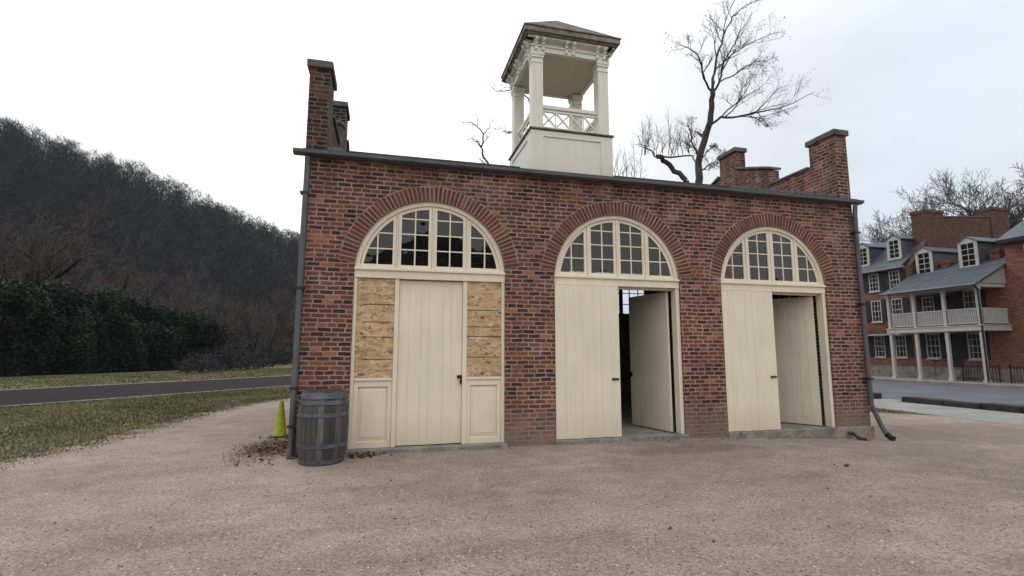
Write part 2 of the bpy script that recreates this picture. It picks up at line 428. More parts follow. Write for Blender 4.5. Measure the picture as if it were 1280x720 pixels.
# lane on the left with pale edging
d = Vector((.64, .768)); nrm = Vector((-.768, .64))
def lane(n0, n1, t0=-60, t1=120):
    base = Vector((-9.3, 9.7))
    c = [base+d*t0+nrm*n0, base+d*t1+nrm*n0, base+d*t1+nrm*n1, base+d*t0+nrm*n1]
    return [(p.x, p.y) for p in c]
WL = 8.0
sheet('lane_paving', lane(0, WL), 'asphalt_l', .004)
for a, b in ((-.28, 0), (WL, WL+.3)):
    sheet('lane_edging', lane(a, b), 'edge_l', .012)
# street on the right
sheet('street', [(19.4, -40), (30.6, -40), (30.6, 160), (19.4, 160)], 'asphalt_r', .004)
sheet('footpath', [(16.0, -40), (18.7, -40), (18.7, 60), (16.0, 60)], 'path', .009)
sheet('crossing_apron', [(18.7, 5.75), (19.4, 5.75), (19.4, 6.75), (18.7, 6.75)], 'path', .009)
pv = MB(); pv.box(30.9, 33.93, -40, 120, -.4, -.16); pv.build('pavement', 'path')['kind'] = 'structure'
kb = MB()
y = -20
while y < 60:
    kb.box(30.6, 30.89, y+.01, y+1.19, -.42, -.15+random.uniform(-.008, .008)); y += 1.2
o = kb.build('far_kerb', 'edge_l', bevel=.01); o['kind'] = 'structure'
# rough dark stone edging blocks beside the near side of the street, in two runs
def stone_run(y0, y1, label):
    mb = MB(); y = y0
    while y < y1-.2:
        L = min(random.uniform(.7, 1.5), y1-y)
        mb.box(18.8+random.uniform(-.03, .03), 19.25+random.uniform(-.03, .03), y, y+L-.03, -.4, -.06+random.uniform(-.04, .03)); y += L
    tag(mb.build('stone_edging', 'stone_dark', bevel=.03, loc=(19, (y0+y1)/2, -.27)), label, 'stone edging', 'low stone edgings along the street')
stone_run(6.75, 16, 'short low run of dark stone edging nearest the brick fire house corner')
stone_run(-6, 5.75, 'long low run of dark stone edging running out of the photo at right')

# pebbles lying loose on the gravel
def in_poly(P, poly):
    x, y = P[:, 0], P[:, 1]; ins = np.zeros(len(P), bool); n = len(poly)
    for i in range(n):
        x0, y0 = poly[i]; x1, y1 = poly[(i+1) % n]
        c = ((y0 > y) != (y1 > y))
        with np.errstate(divide='ignore', invalid='ignore'): xi = (x1-x0)*(y-y0)/(y1-y0)+x0
        ins ^= c & (x < xi)
    return ins
GZ = np.vectorize(gz)
CAMX, CAMY = 1.301, -8.249
def scatter_pebbles(N):
    r = 3.2+rng.random(N)**1.3*11; az = rng.uniform(-.60, 1.10, N)
    x = CAMX+r*np.sin(az); y = CAMY+r*np.cos(az)
    P = np.stack([x, y], 1); k = in_poly(P, yard) & ~((x > -.05) & (x < 10.9) & (y > -.1)); P = P[k]; n = len(P)
    base = np.array([(1,0,0),(.3,.95,0),(-.8,.6,0),(-.8,-.6,0),(.3,-.95,0),(0,0,1)], float)
    F = np.array([(0,1,5),(1,2,5),(2,3,5),(3,4,5),(4,0,5)])
    s = .0035+.009*rng.random(n)**2.5
    V = base[None]*np.array([1, 1, .7])[None, None]*s[:, None, None]*(1+.35*rng.uniform(-1, 1, (n, 6, 3)))
    a = rng.uniform(0, 6.28, n); ca, sa = np.cos(a), np.sin(a)
    V = np.stack([V[..., 0]*ca[:, None]-V[..., 1]*sa[:, None], V[..., 0]*sa[:, None]+V[..., 1]*ca[:, None], V[..., 2]], -1)
    V += np.stack([P[:, 0], P[:, 1], GZ(P[:, 0])+.0045], 1)[:, None]
    FF = (F[None]+6*np.arange(n)[:, None, None]).reshape(-1, 3)
    o = fastmesh('gravel_pebbles', V.reshape(-1, 3), FF, np.repeat(rng.random(n), 5), 'pebble', 'stuff')
    tag(o, 'loose small pebbles strewn over the pinkish gravel yard', 'gravel')
scatter_pebbles(60000)

def grass(name, label, sampler, N, hmin, hmax, w=.006, tonef=None):
    P = sampler(N); n = len(P)
    a = rng.uniform(0, 6.28, n); h = rng.uniform(hmin, hmax, n); lean = rng.uniform(.2, 1.1, n)*h
    ww = w*(.7+.6*rng.random(n))*np.clip(np.hypot(P[:, 0]-CAMX, P[:, 1]-CAMY)/9, 1, 4)
    z = GZ(P[:, 0])
    dx, dy = np.cos(a), np.sin(a)
    b = rng.uniform(0, 6.28, n)
    v0 = np.stack([P[:, 0]-dx*ww, P[:, 1]-dy*ww, z], 1); v1 = np.stack([P[:, 0]+dx*ww, P[:, 1]+dy*ww, z], 1)
    v2 = np.stack([P[:, 0]+np.cos(b)*lean, P[:, 1]+np.sin(b)*lean, z+h], 1)
    V = np.stack([v0, v1, v2], 1).reshape(-1, 3); F = np.arange(3*n).reshape(-1, 3)
    patch = .5+.5*np.sin(P[:, 0]*1.3+np.sin(P[:, 1]*.9)*2)*np.sin(P[:, 1]*.8+P[:, 0]*.35)
    t = np.clip(.15+.55*patch+rng.normal(0, .22, n), 0, 1)
    o = fastmesh(name, V, F, t, 'blade', 'stuff'); tag(o, label, 'grass'); return o
def samp_left(N):
    r = 7.5+rng.random(N)**.75*24; az = rng.uniform(-.72, .12, N)
    x = CAMX+r*np.sin(az); y = CAMY+r*np.cos(az); P = np.stack([x, y], 1)
    q = (P-np.array([-9.3, 9.7]))@np.array([nrm.x, nrm.y])
    e = in_poly(P, yard)
    jit = rng.random(N) < .0
    return P[(~e | jit) & (q < -.25) & (x < -.4)]
grass('grass', 'patchy winter grass between the gravel yard and the dark lane', samp_left, 230000, .018, .05)
def samp_verge(N):
    t = rng.uniform(-22, 45, N); s = rng.uniform(WL+.3, WL+14, N)
    P = np.array([-9.3, 9.7])+t[:, None]*np.array([d.x, d.y])+s[:, None]*np.array([nrm.x, nrm.y])
    return P
grass('grass', 'green grass verge beyond the dark lane, below the hedge', samp_verge, 60000, .03, .08, .008)
def samp_right(N):
    x = rng.uniform(14, 16.0, N); y = rng.uniform(3, 14, N); P = np.stack([x, y], 1)
    return P[~in_poly(P, yard)]
grass('grass', 'small grass patch between the brick corner and the footpath', samp_right, 16000, .02, .06)
def samp_edge(N):   # tufts creeping into the gravel
    E = np.array(edge_left)[30:]; i = rng.integers(0, len(E), N)
    P = E[i]+np.array([[.25, 0]])*np.abs(rng.normal(0, 1, (N, 1)))+rng.normal(0, .10, (N, 2)); P = P[(P[:, 1] < 11)]
    return P
grass('grass', 'thin tufts of grass creeping into the gravel edge at left', samp_edge, 26000, .012, .035)

def leaves(name, label, C, S, n, kind='stuff', size=(.02, .045), top=.03):
    V = []; F = []; T = []
    for i in range(n):
        x = random.gauss(C[0], S[0]); y = random.gauss(C[1], S[1])
        if x > -.02 and x < 10.85 and y > -.06: y = -.06-random.random()*.1
        z = gz(x)+.008+random.random()*top; s = random.uniform(*size); a = random.uniform(0, 6.28)
        e = Matrix.Rotation(a, 3, 'Z') @ Matrix.Rotation(random.gauss(0, .5), 3, 'X') @ Matrix.Rotation(random.gauss(0, .5), 3, 'Y')
        o = len(V)
        for p in ((-1, 0, 0), (-.2, .55, .18), (.5, .4, .1), (1, 0, .2), (.4, -.5, .15), (-.3, -.5, .1)):
            q = e @ Vector(p)*s; V.append((x+q.x, y+q.y, max(z+q.z, gz(x)+.006)))
        F += [(o, o+1, o+2, o+3), (o, o+3, o+4, o+5)]; t = random.random(); T += [t, t]
    o = fastmesh(name, np.array(V), np.array(F), np.array(T), 'leafbrown', kind)
    tag(o, label, 'leaves'); return o
leaves('fallen_leaves', 'drift of brown fallen leaves beside the lime cone and brick corner', (-.3, .85), (.2, .55), 260)
leaves('fallen_leaves', 'dark red leaves blown against the foot of the barrel and first door', (1.05, -.2), (.14, .07), 110)
leaves('fallen_leaves', 'thin leaf scraps along the door sills of the fire house', (6.3, -.25), (3, .07), 90, size=(.01, .022))
leaves('fallen_leaves', 'few dry leaf scraps scattered over the gravel yard', (4, -3.2), (4, 1.7), 60, size=(.012, .028), top=.005)
def samp_tuft(N):
    return np.stack([rng.normal(-.5, .2, N), rng.normal(.8, .45, N)], 1)
grass('grass', 'small green tuft in the leaves beside the lime cone', samp_tuft, 3500, .01, .04)
ml = leaves('fallen_leaf', 'single orange brown leaf lying on gravel in front of the third arch', (7.55, -2.42), (.001, .001), 2, kind=None, size=(.05, .06), top=.02)
ml['category'] = 'leaf'

# ------------------------------------------------------------------ fire house
W = 10.82; D = 6.85; A0 = .813; AW = 2.469; AB = .884; H = 4.59; SPR = 2.72; RAD = AW/2; TR = 2.63
AX = [A0+i*(AW+AB) for i in range(3)]
fort = thing('fire_house', 'small red brick fire house with three arched bays, cream doors and white cupola', 'building', (W/2, D/2, -.1))

def wall(mb, axis, a0, a1, t0, t1, zb, zt, ops):
    """wall along axis (0=x,1=y) from a0 to a1, thickness t0..t1; ops: (kind,l,r,zb,z1[,rad])"""
    br = {a0, a1}
    for op in ops:
        br |= {op[1], op[2]}
        if op[0] == 'arch':
            c = (op[1]+op[2])/2; r = op[5]
            for k in range(1, 36): br.add(c-r*math.cos(math.pi*k/36))
    br = sorted(br)
    ztf = zt if callable(zt) else (lambda a: zt)
    def top(op, a):
        if op[0] == 'rect': return op[4]
        c = (op[1]+op[2])/2; r = op[5]; return op[4]+math.sqrt(max(0, r*r-(a-c)**2))
    def P(a, t, z): return (a, t, z) if axis == 0 else (t, a, z)
    def q(*p): mb.add(list(p), [(0, 1, 2, 3)])
    for s0, s1 in zip(br[:-1], br[1:]):
        if s1-s0 < 1e-6: continue
        m = (s0+s1)/2; cur = [(zb, zb)]
        here = sorted([op for op in ops if op[1] < m < op[2]], key=lambda o: o[3])
        lo = (zb, zb)
        for op in here:
            if op[3] > lo[0]+1e-6:
                for t in (t0, t1): q(P(s0, t, lo[0]), P(s1, t, lo[1]), P(s1, t, op[3]), P(s0, t, op[3]))
                q(P(s0, t0, op[3]), P(s1, t0, op[3]), P(s1, t1, op[3]), P(s0, t1, op[3]))
            lo = (top(op, s0), top(op, s1))
            q(P(s0, t0, lo[0]), P(s1, t0, lo[1]), P(s1, t1, lo[1]), P(s0, t1, lo[0]))
        for t in (t0, t1): q(P(s0, t, lo[0]), P(s1, t, lo[1]), P(s1, t, ztf(s1)), P(s0, t, ztf(s0)))
        q(P(s0, t0, ztf(s0)), P(s1, t0, ztf(s1)), P(s1, t1, ztf(s1)), P(s0, t1, ztf(s0)))
    for op in ops:
        for e in (op[1], op[2]): q(P(e, t0, op[3]), P(e, t1, op[3]), P(e, t1, op[4]), P(e, t0, op[4]))
    for e in (a0, a1): q(P(e, t0, zb), P(e, t1, zb), P(e, t1, ztf(e)), P(e, t0, ztf(e)))

T = .36
mb = MB(); wall(mb, 0, 0, W, 0, T, -.10, H, [('arch', x, x+AW, -.1, SPR, RAD) for x in AX]); mb.build('front_wall', 'brick', fort)
bw = [('rect', 6.9, 9.7, 2.62, 4.1)]
mb = MB(); wall(mb, 0, 0, W, D-T, D, -.3, H, bw); mb.build('rear_wall', 'brick', fort)
RS = .385; RY = 3.4     # roof slope, ridge
def rz(y): return 4.665+RS*(min(y, 2*RY-y))
mb = MB(); wall(mb, 1, T+.001, D-T-.001, 0, T, -.3, H, []); mb.build('side_wall', 'brick', fort)
mb = MB(); wall(mb, 1, T+.001, D-T-.001, W-T, W, -.3, H, [('rect', .75, 2.3, 2.65, 3.95)]); mb.build('side_wall', 'brick', fort)
# foundation and sills
mb = MB(); mb.box(-.03, .79, -.035, .3, -.4, -.102); mb.box(3.31, 4.14, -.02, .3, -.4, -.102); mb.box(6.66, 7.49, -.02, .3, -.4, -.102)
mb.box(10.02, W+.03, -.05, .3, -.5, -.02); mb.box(W-.3, W+.03, .301, D, -.5, -.3); mb.box(-.03, .3, .301, D, -.5, -.3)
split_build(mb, 'foundation', 'stone_f', fort, bevel=.012)
for i, x in enumerate(AX):
    mb = MB(); mb.box(x-.03, x+AW+.03, -.06, .40, -.45, [-.03, -.02, -.02][i]); mb.build('door_sill', 'concrete', fort, bevel=.012)
mb = MB(); mb.box(T+.001, W-T-.001, .401, D-T, -.35, -.025); mb.build('floor', 'floor', fort)
# inside: tie beams and ceiling boards
mb = MB()
for x in (1.2, 3.1, 5.0, 6.9, 8.8, 10.2): mb.box(x-.09, x+.09, T, D-T, 4.15, 4.4)
split_build(mb, 'tie_beam', 'beam', fort)
mb = MB(); mb.box(T+.002, W-T-.002, T+.002, D-T-.002, 4.401, 4.43); mb.build('ceiling', 'beam', fort)
# back windows
def grid_window(parent, x0, x1, y, z0, z1, nx, nz, mull, mat, gm='glass', name='window'):
    mb = MB(); f = .07
    mb.box(x0, x0+f, y-.05, y+.05, z0, z1); mb.box(x1-f, x1, y-.05, y+.05, z0, z1)
    mb.box(x0+f, x1-f, y-.05, y+.05, z0, z0+f); mb.box(x0+f, x1-f, y-.05, y+.05, z1-f, z1)
    for i in range(1, nx):
        xx = x0+(x1-x0)*i/nx; w = .05 if i in mull else .012
        mb.box(xx-w, xx+w, y-(.045 if i in mull else .015), y+(.045 if i in mull else .015), z0+f, z1-f)
    for j in range(1, nz):
        zz = z0+(z1-z0)*j/nz; mb.box(x0+f, x1-f, y-.013, y+.013, zz-.012, zz+.012)
    o = mb.build(name, mat, parent)
    g = MB(); g.box(x0+.02, x1-.02, y-.003, y+.003, z0+.02, z1-.02); g.build('pane', gm, o)
    return o
grid_window(fort, 6.9, 9.7, D-.15, 2.62, 4.1, 9, 4, (3, 6), 'beam', 'glass_rear')
mb = MB(); f = .06
mb.box(W-.2, W-.12, .75, .81, 2.65, 3.95); mb.box(W-.2, W-.12, 2.24, 2.3, 2.65, 3.95); mb.box(W-.2, W-.12, .811, 2.239, 2.65, 2.71); mb.box(W-.2, W-.12, .811, 2.239, 3.89, 3.95)
for i in range(1, 5): mb.box(W-.175, W-.145, .75+.31*i-.012, .75+.31*i+.012, 2.711, 3.889)
for i in range(1, 4): mb.box(W-.173, W-.147, .811, 2.239, 2.65+.325*i-.012, 2.65+.325*i+.012)
o = mb.build('window', 'cream2', fort); g = MB(); g.box(W-.163, W-.157, .77, 2.28, 2.67, 3.93); g.build('pane', 'glass', o)

# brick arches of radial bricks over each bay
for x in AX:
    c = x+RAD; mb = MB(); mo = MB(); n = 56; a0, a1 = R(7), R(173)
    for k in range(n):
        t0 = a0+(a1-a0)*k/n; t1 = a0+(a1-a0)*(k+1)/n; g = .0095/RAD; t0 += g+random.uniform(-.002, .002); t1 -= g+random.uniform(-.002, .002)
        ri = RAD+.004; ro = RAD+.245+random.uniform(-.012, .01); y0 = -.011+random.uniform(-.003, .003)
        P = [(c+r*math.cos(t), y, SPR+r*math.sin(t)) for y in (y0, .05) for r, t in ((ri, t0), (ri, t1), (ro, t1), (ro, t0))]
        tn = .25+random.betavariate(2.2, 2.4)*.6 if random.random() < .95 else random.uniform(.8, .95)
        mb.add(P, [(0, 1, 2, 3), (7, 6, 5, 4), (0, 4, 5, 1), (1, 5, 6, 2), (2, 6, 7, 3), (3, 7, 4, 0)], tn)
    for k in range(40):
        t0 = a0-.005+(a1-a0+.01)*k/40; t1 = a0-.005+(a1-a0+.01)*(k+1)/40; ri, ro = RAD-.001, RAD+.258
        P = [(c+r*math.cos(t), -.005, SPR+r*math.sin(t)) for r, t in ((ri, t0), (ri, t1), (ro, t1), (ro, t0))]
        P2 = [(p[0], .03, p[2]) for p in P]
        mo.add(P+P2, [(0, 1, 2, 3), (0, 4, 5, 1), (2, 3, 7, 6)])
    o = mb.build('brick_arch', 'brick_tone', fort); mo.build('mortar_joints', 'mortar', o)

def arc_band(mb, c, z, r0, r1, y0, y1, a0=0, a1=math.pi, n=40):
    for k in range(n):
        t0 = a0+(a1-a0)*k/n; t1 = a0+(a1-a0)*(k+1)/n
        P = [(c+r*math.cos(t), y, z+r*math.sin(t)) for y in (y0, y1) for r, t in ((r0, t0), (r0, t1), (r1, t1), (r1, t0))]
        mb.add(P, [(0, 1, 2, 3), (7, 6, 5, 4), (0, 4, 5, 1), (2, 6, 7, 3)])

def fanlight(x):
    c = x+RAD; mb = MB(); ri = RAD-.075; z0 = SPR+.0
    yf = .035
    arc_band(mb, c, SPR, ri, RAD-.002, yf, .20)                     # outer casing
    fr = mb.build('fanlight_frame', 'cream2', fort, bevel=.006)
    mb = MB(); mb.box(x+.002, x+AW-.002, yf-.012, .20, TR, TR+.17)      # transom bar
    mb.box(x+.002, x+AW-.002, yf-.04, yf-.013, TR+.125, TR+.165)
    mb.build('transom_bar', 'cream2', fr, bevel=.005)
    zb = TR+.172; hw = ri
    edges = [-hw, -.567*1.02, 0, .567*1.02, hw]
    for i in range(4):
        l, r = edges[i]+(.0 if i == 0 else .012), edges[i+1]-(.0 if i == 3 else .012)
        l += .004; r -= .004
        m = MB(); y0, y1 = yf+.03, yf+.075; st = .052
        arc = lambda u, rr: SPR+math.sqrt(max(1e-6, rr*rr-u*u))
        rr = ri-.004
        # curved top rail, made from short slices between l and r
        N = 14
        us = [l+(r-l)*k/N for k in range(N+1)]
        def lowz(u): # inner arc shifted by the rail width
            return SPR+math.sqrt(max(0, (rr-st)**2-u*u)) if abs(u) < rr-st else zb
        for u0, u1 in zip(us[:-1], us[1:]):
            a, b, cc, dd = (u0, max(lowz(u0), zb)), (u1, max(lowz(u1), zb)), (u1, max(arc(u1, rr), zb)), (u0, max(arc(u0, rr), zb))
            m.prism([(c+p[0], p[1]) for p in (a, b, cc, dd)], 1, y0, y1)
        # stiles and bottom rail
        if i > 0: m.prism([(c+l, zb), (c+l+st, zb), (c+l+st, arc(l+st, rr)-.01), (c+l, arc(l, rr)-.01)], 1, y0-.004, y1+.002)
        if i < 3: m.prism([(c+r-st, zb), (c+r, zb), (c+r, arc(r, rr)-.01), (c+r-st, arc(r-st, rr)-.01)], 1, y0-.004, y1+.002)
        m.box(c+l+.001, c+r-.001, y0-.002, y1+.004, zb, zb+.06)
        # muntins
        mid = (l+r)/2 if i in (1, 2) else (r-st-.24 if i == 0 else l+st+.24)
        ztop = arc(mid, rr-st)
        m.box(c+mid-.011, c+mid+.011, y0+.012, y1-.008, zb+.06, ztop+.01)
        for k in (1, 2, 3):
            zz = zb+.06+.262*k
            lim = math.sqrt(max(0, (rr-st+.01)**2-(zz-SPR)**2)) if zz > SPR else rr
            a = max(l+st*.6, -lim); b = min(r-st*.6, lim)
            if b-a > .06: m.box(c+a, c+b, y0+.014, y1-.010, zz-.010, zz+.010)
        s = m.build('fanlight_sash', 'cream2', fort)
        g = MB(); yy = (y0+y1)/2
        for u0, u1 in zip(us[:-1], us[1:]):
            za, zb2 = max(arc(u0, rr-.01), zb), max(arc(u1, rr-.01), zb)
            g.add([(c+u0, yy, zb+.01), (c+u1, yy, zb+.01), (c+u1, yy, zb2), (c+u0, yy, za)], [(0, 1, 2, 3)])
        g.build('pane', 'glass', s)
    mb = MB()
    for e in (edges[1], 0, edges[3]):
        mb.box(c+e-.0115, c+e+.0115, yf+.012, .18, zb, SPR+math.sqrt(ri*ri-e*e)-.004)
    split_build(mb, 'mullion', 'cream2', fr)
for x in AX: fanlight(x)

def planks(mb, l, r, y0, y1, z0, z1, n, gap=.005, jit=.18):
    e = [l+(r-l)*(k+(random.uniform(-jit, jit) if 0 < k < n else 0))/n for k in range(n+1)]
    for a, b in zip(e[:-1], e[1:]):
        dy = random.uniform(0, .003)
        mb.box(a+(gap/2 if a != l else 0), b-(gap/2 if b != r else 0), y0+dy, y1, z0+random.uniform(0, .004), z1)
    mb.box(l+.01, r-.01, y0+.008, y1-.002, z0+.006, z1-.006)

# bay 1: door between posts, boarded sidelights over panels
x = AX[0]; c = x+RAD; yd = .05
mb = MB(); zs = -.028
for s in (-1, 1):
    for a, b, y0 in ((RAD-.055, RAD-.002, .035), (.522, .592, .045)):
        l, r = sorted((c+s*a, c+s*b)); mb.box(l, r, y0, .2, zs, TR-.001)
mb.build('door_frame', 'cream2', fort, bevel=.006)
mb = MB(); planks(mb, c-.518, c+.518, .095, .135, zs+.012, TR-.015, 6)
dr = mb.build('door', 'cream', fort, bevel=.0025)
hb = MB(); hb.box(c+.44, c+.53, .075, .094, 1.02, 1.07); hb.tube([(c+.50, .06, 1.045), (c+.50, .06, .97), (c+.505, .07, .945)], .012, 8, caps=True); hb.box(c+.485, c+.52, .055, .09, .93, .985)
hb.build('latch', 'steel', dr, bevel=.002)
for s in (-1, 1):
    l, r = sorted((c+s*.594, c+s*(RAD-.057)))
    mb = MB(); mb.box(l, r, .062, .08, 1.045, TR-.002); ob = mb.build('board_panel', 'osb', fort)
    mb = MB()
    for zz in ((2.2, 1.92, 1.68, 1.33) if s < 0 else (2.14, 1.86, 1.7, 1.36)):
        mb.box(l+(.09 if s < 0 else 0), r-(0 if s < 0 else .03*random.random()), .0605, .0625, zz, zz+.010)
    split_build(mb, 'saw_cut', 'dark', ob)
    # raised and fielded lower panel
    m = MB(); m.box(l, r, .055, .15, 1.0, 1.043); m.box(l, l+.065, .075, .15, zs, .998); m.box(r-.065, r, .075, .15, zs, .998)
    m.box(l+.066, r-.066, .075, .15, zs, zs+.10); m.box(l+.066, r-.066, .075, .15, .905, .998)
    m.box(l+.05, r-.05, .105, .15, zs+.05, .94)
    L, Rr, Z0, Z1 = l+.085, r-.085, zs+.125, .885
    m.box(L, Rr, .094, .106, Z0, Z1)
    k = .035; m.box(L+k, Rr-k, .086, .0945, Z0+k, Z1-k)
    m.build('lower_panel', 'cream2', fort, bevel=.004)

# bays 2 and 3: pairs of plank doors, left leaf closed, right leaf swung in
def bay(x, open_deg, hw):
    mb = MB()
    mb.box(x+.002, x+.025, .04, .3, -.018, TR-.001); mb.box(x+AW-.075, x+AW-.002, .035, .2, -.018, TR-.001)
    mb.box(x+.03, x+AW-.078, .12, .22, TR-.035, TR-.001)
    mb.build('door_frame', 'cream2', fort, bevel=.006)
    mb = MB(); l = x+.004; r = l+hw
    planks(mb, l, r, -.004, .038, -.012, TR-.008, 7, .0013)
    dr = mb.build('door', 'cream', fort, bevel=.002)
    lk = MB(); lk.box(r-.16, r-.03, -.018, -.0045, .96, .995); lk.tube([(r-.15, -.03, .978), (r-.04, -.03, .978)], .010, 8, caps=True)
    lk.build('bolt', 'steel', dr)
    w = 1.13; hx, hy = x+AW-.148, .205; th = R(180-open_deg)
    ux = (math.cos(th), math.sin(th)); uy = (-ux[1], ux[0])
    mb = MB(); n = 7
    for k in range(n):
        a = w*k/n; b = w*(k+1)/n; cc = (hx+ux[0]*(a+b)/2, hy+ux[1]*(a+b)/2)
        mb.obox(cc, ux, uy, (b-a)/2-.0012, .02+random.uniform(0, .001), -.005, TR-.045)
    o = mb.build('open_door', 'cream', fort, bevel=.002)
    lb = MB(); cc = (hx+ux[0]*w/2, hy+ux[1]*w/2)
    for zz in (.35, 1.3, 2.2): # ledges on the inner face
        c2 = (cc[0]+uy[0]*-.038, cc[1]+uy[1]*-.038); lb.obox(c2, ux, uy, w/2-.04, .017, zz-.07, zz+.07)
    split_build(lb, 'ledge', 'cream', o)
    hg = MB(); e = (hx+ux[0]*(w-.03)+uy[0]*.026, hy+ux[1]*(w-.03)+uy[1]*.026); hg.obox(e, ux, uy, .03, .012, .95, 1.05); hg.build('bolt', 'steel', o)
bay(AX[1], 79, 1.20); bay(AX[2], 58, 1.145)

# roof, gutter, downspouts
mb = MB()
n = 24; rows = 20
for side in (0, 1):
    for k in range(rows):
        ya = -.12+(RY+.12)*k/rows; yb = -.12+(RY+.12)*(k+1)/rows+.02
        za, zb_ = 4.665+RS*ya+.012, 4.665+RS*yb
        if side: ya, yb = 2*RY-ya, 2*RY-yb
        P = [(.33 if ya > 0 and ya < D else -.05, ya, za), (W-.33 if ya > 0 and ya < D else W+.05, ya, za), (W-.33, yb, zb_), (.33, yb, zb_)]
        if k == 0: P = [(-.02, ya, za), (W+.02, ya, za), (W+.02, yb-.1 if not side else yb+.1, zb_-.03), (-.02, yb-.1 if not side else yb+.1, zb_-.03)]; 
        Q = [(p[0], p[1], p[2]-.03) for p in P]
        mb.add(P+Q, [(0, 1, 2, 3), (7, 6, 5, 4), (0, 4, 5, 1), (1, 5, 6, 2), (2, 6, 7, 3), (3, 7, 4, 0)])
mb.box(-.02, W+.02, -.125, .02, 4.612, 4.63)
roof = mb.build('roof', 'slate_dark', fort)
mb = MB(); mb.tube([(.33, RY, rz(RY)+.02), (W-.33, RY, rz(RY)+.02)], .05, 8, caps=True); mb.build('ridge_cap', 'slate_dark', roof)
# gable triangles closed below the roof
mb = MB()
for xa, xb in ((0.001, T-.04), (W-T+.04, W-.001)):
    mb.prism([(0.002, H+.001), (D-.002, H+.001), (D-.002, H+.06), (RY, rz(RY)-.05), (.002, H+.06)], 0, xa, xb)
split_build(mb, 'gable_wall', 'brick', fort)
mb = MB()
prof = [(-.16, 4.555), (-.10, 4.535), (-.012, 4.54), (-.012, 4.60), (-.03, 4.60), (-.04, 4.56), (-.10, 4.555), (-.145, 4.57), (-.148, 4.605), (-.165, 4.605)]
mb.prism(prof, 0, -.16, W+.16)
gut = mb.build('gutter', 'gutter', fort)
mb = MB()
for xx in (2.0, 4.1, 6.2, 8.4): mb.prism([(-.174, 4.545), (-.10, 4.524), (-.005, 4.53), (-.005, 4.537), (-.10, 4.531), (-.168, 4.552)], 0, xx, xx+.03)
split_build(mb, 'gutter_strap', 'gutter', gut)
mb = MB(); mb.tube([(.055, -.1, 4.5), (.055, -.085, 4.3), (.04, -.075, 3), (.03, -.075, 0.0), (.03, -.09, -.085)], .045, 12)
ds = mb.build('downspout', 'gutter', fort, smooth=True)
mb = MB()
for z in (3.9, 2.4, .9, .35): mb.box(-.03, .10, -.13, -.005, z, z+.035)
split_build(mb, 'bracket', 'steel', ds)
mb = MB(); mb.tube([(W-.02, -.1, 4.5), (W-.03, -.085, 4.3), (W-.035, -.075, 3), (W-.03, -.075, .42), (W-.01, -.09, .34), (W+.09, -.16, -.02), (W+.13, -.22, -.17)], .045, 12)
ds = mb.build('downspout', 'gutter', fort, smooth=True)
mb = MB(); mb.tube([(W+.125, -.21, -.15), (W+.15, -.27, -.21), (W+.17, -.33, -.235)], .055, 12, caps=True); mb.build('outlet_boot', 'rubber', ds, smooth=True)
mb = MB()
for z in (3.9, 2.4, .9): mb.box(W-.095, W+.03, -.13, -.005, z, z+.035)
split_build(mb, 'bracket', 'steel', ds)

# parapets with piers at both ends
def parapet(xa, xb, sgn):
    mb = MB(); z0 = 4.615; e = .0
    mb.box(xa, xb, 0.0, .66, z0, 6.06)                        # front pier
    mb.box(xa+.01, xb-.01, .661, 1.90, z0, 5.56)              # low wall
    mb.prism([(1.901, z0), (3.07, z0), (3.07, 6.40), (1.901, 5.98)], 0, xa+.005, xb-.005)
    mb.box(xa, xb, 3.071, 3.74, z0, 6.92)                     # middle pier
    mb.prism([(3.741, z0), (4.9, z0), (4.9, 5.98), (3.741, 6.40)], 0, xa+.005, xb-.005)
    mb.box(xa+.01, xb-.01, 4.901, 6.14, z0, 5.56); mb.box(xa, xb, 6.141, D, z0, 6.06)
    p = mb.build('parapet', 'brick_soot' if sgn > 0 else 'brick', fort)
    mb = MB(); o_ = .045
    mb.box(xa-o_, xb+o_, -.05, .72, 6.061, 6.185); mb.box(xa-.03, xb+.03, .725, 1.90, 5.561, 5.62)
    mb.prism([(1.86, 5.985), (3.065, 6.405), (3.065, 6.47), (1.86, 6.05)], 0, xa-.04, xb+.04)
    mb.box(xa-o_, xb+o_, 3.02, 3.79, 6.921, 7.04)
    mb.prism([(3.795, 6.405), (4.94, 5.985), (4.94, 6.05), (3.795, 6.47)], 0, xa-.04, xb+.04)
    mb.box(xa-.03, xb+.03, 4.95, 6.09, 5.561, 5.62); mb.box(xa-o_, xb+o_, 6.10, D+.05, 6.061, 6.185)
    mb.build('coping', 'coping', p, bevel=.015)
    mb = MB(); xi = xb+.004 if sgn > 0 else xa-.004; xj = xi+.012*sgn
    y0 = .02
    while y0 < 3.3:
        hh = random.uniform(.07, .11)
        mb.prism([(y0, rz(y0)+.02), (y0+.26, rz(y0+.26)+.02), (y0+.26, rz(y0+.26)+hh), (y0, rz(y0)+hh)], 0, min(xi, xj), max(xi, xj)); y0 += .27
    mb.build('flashing', 'flash', p)
parapet(0.0, .315, 1); parapet(W-.315, W, -1)

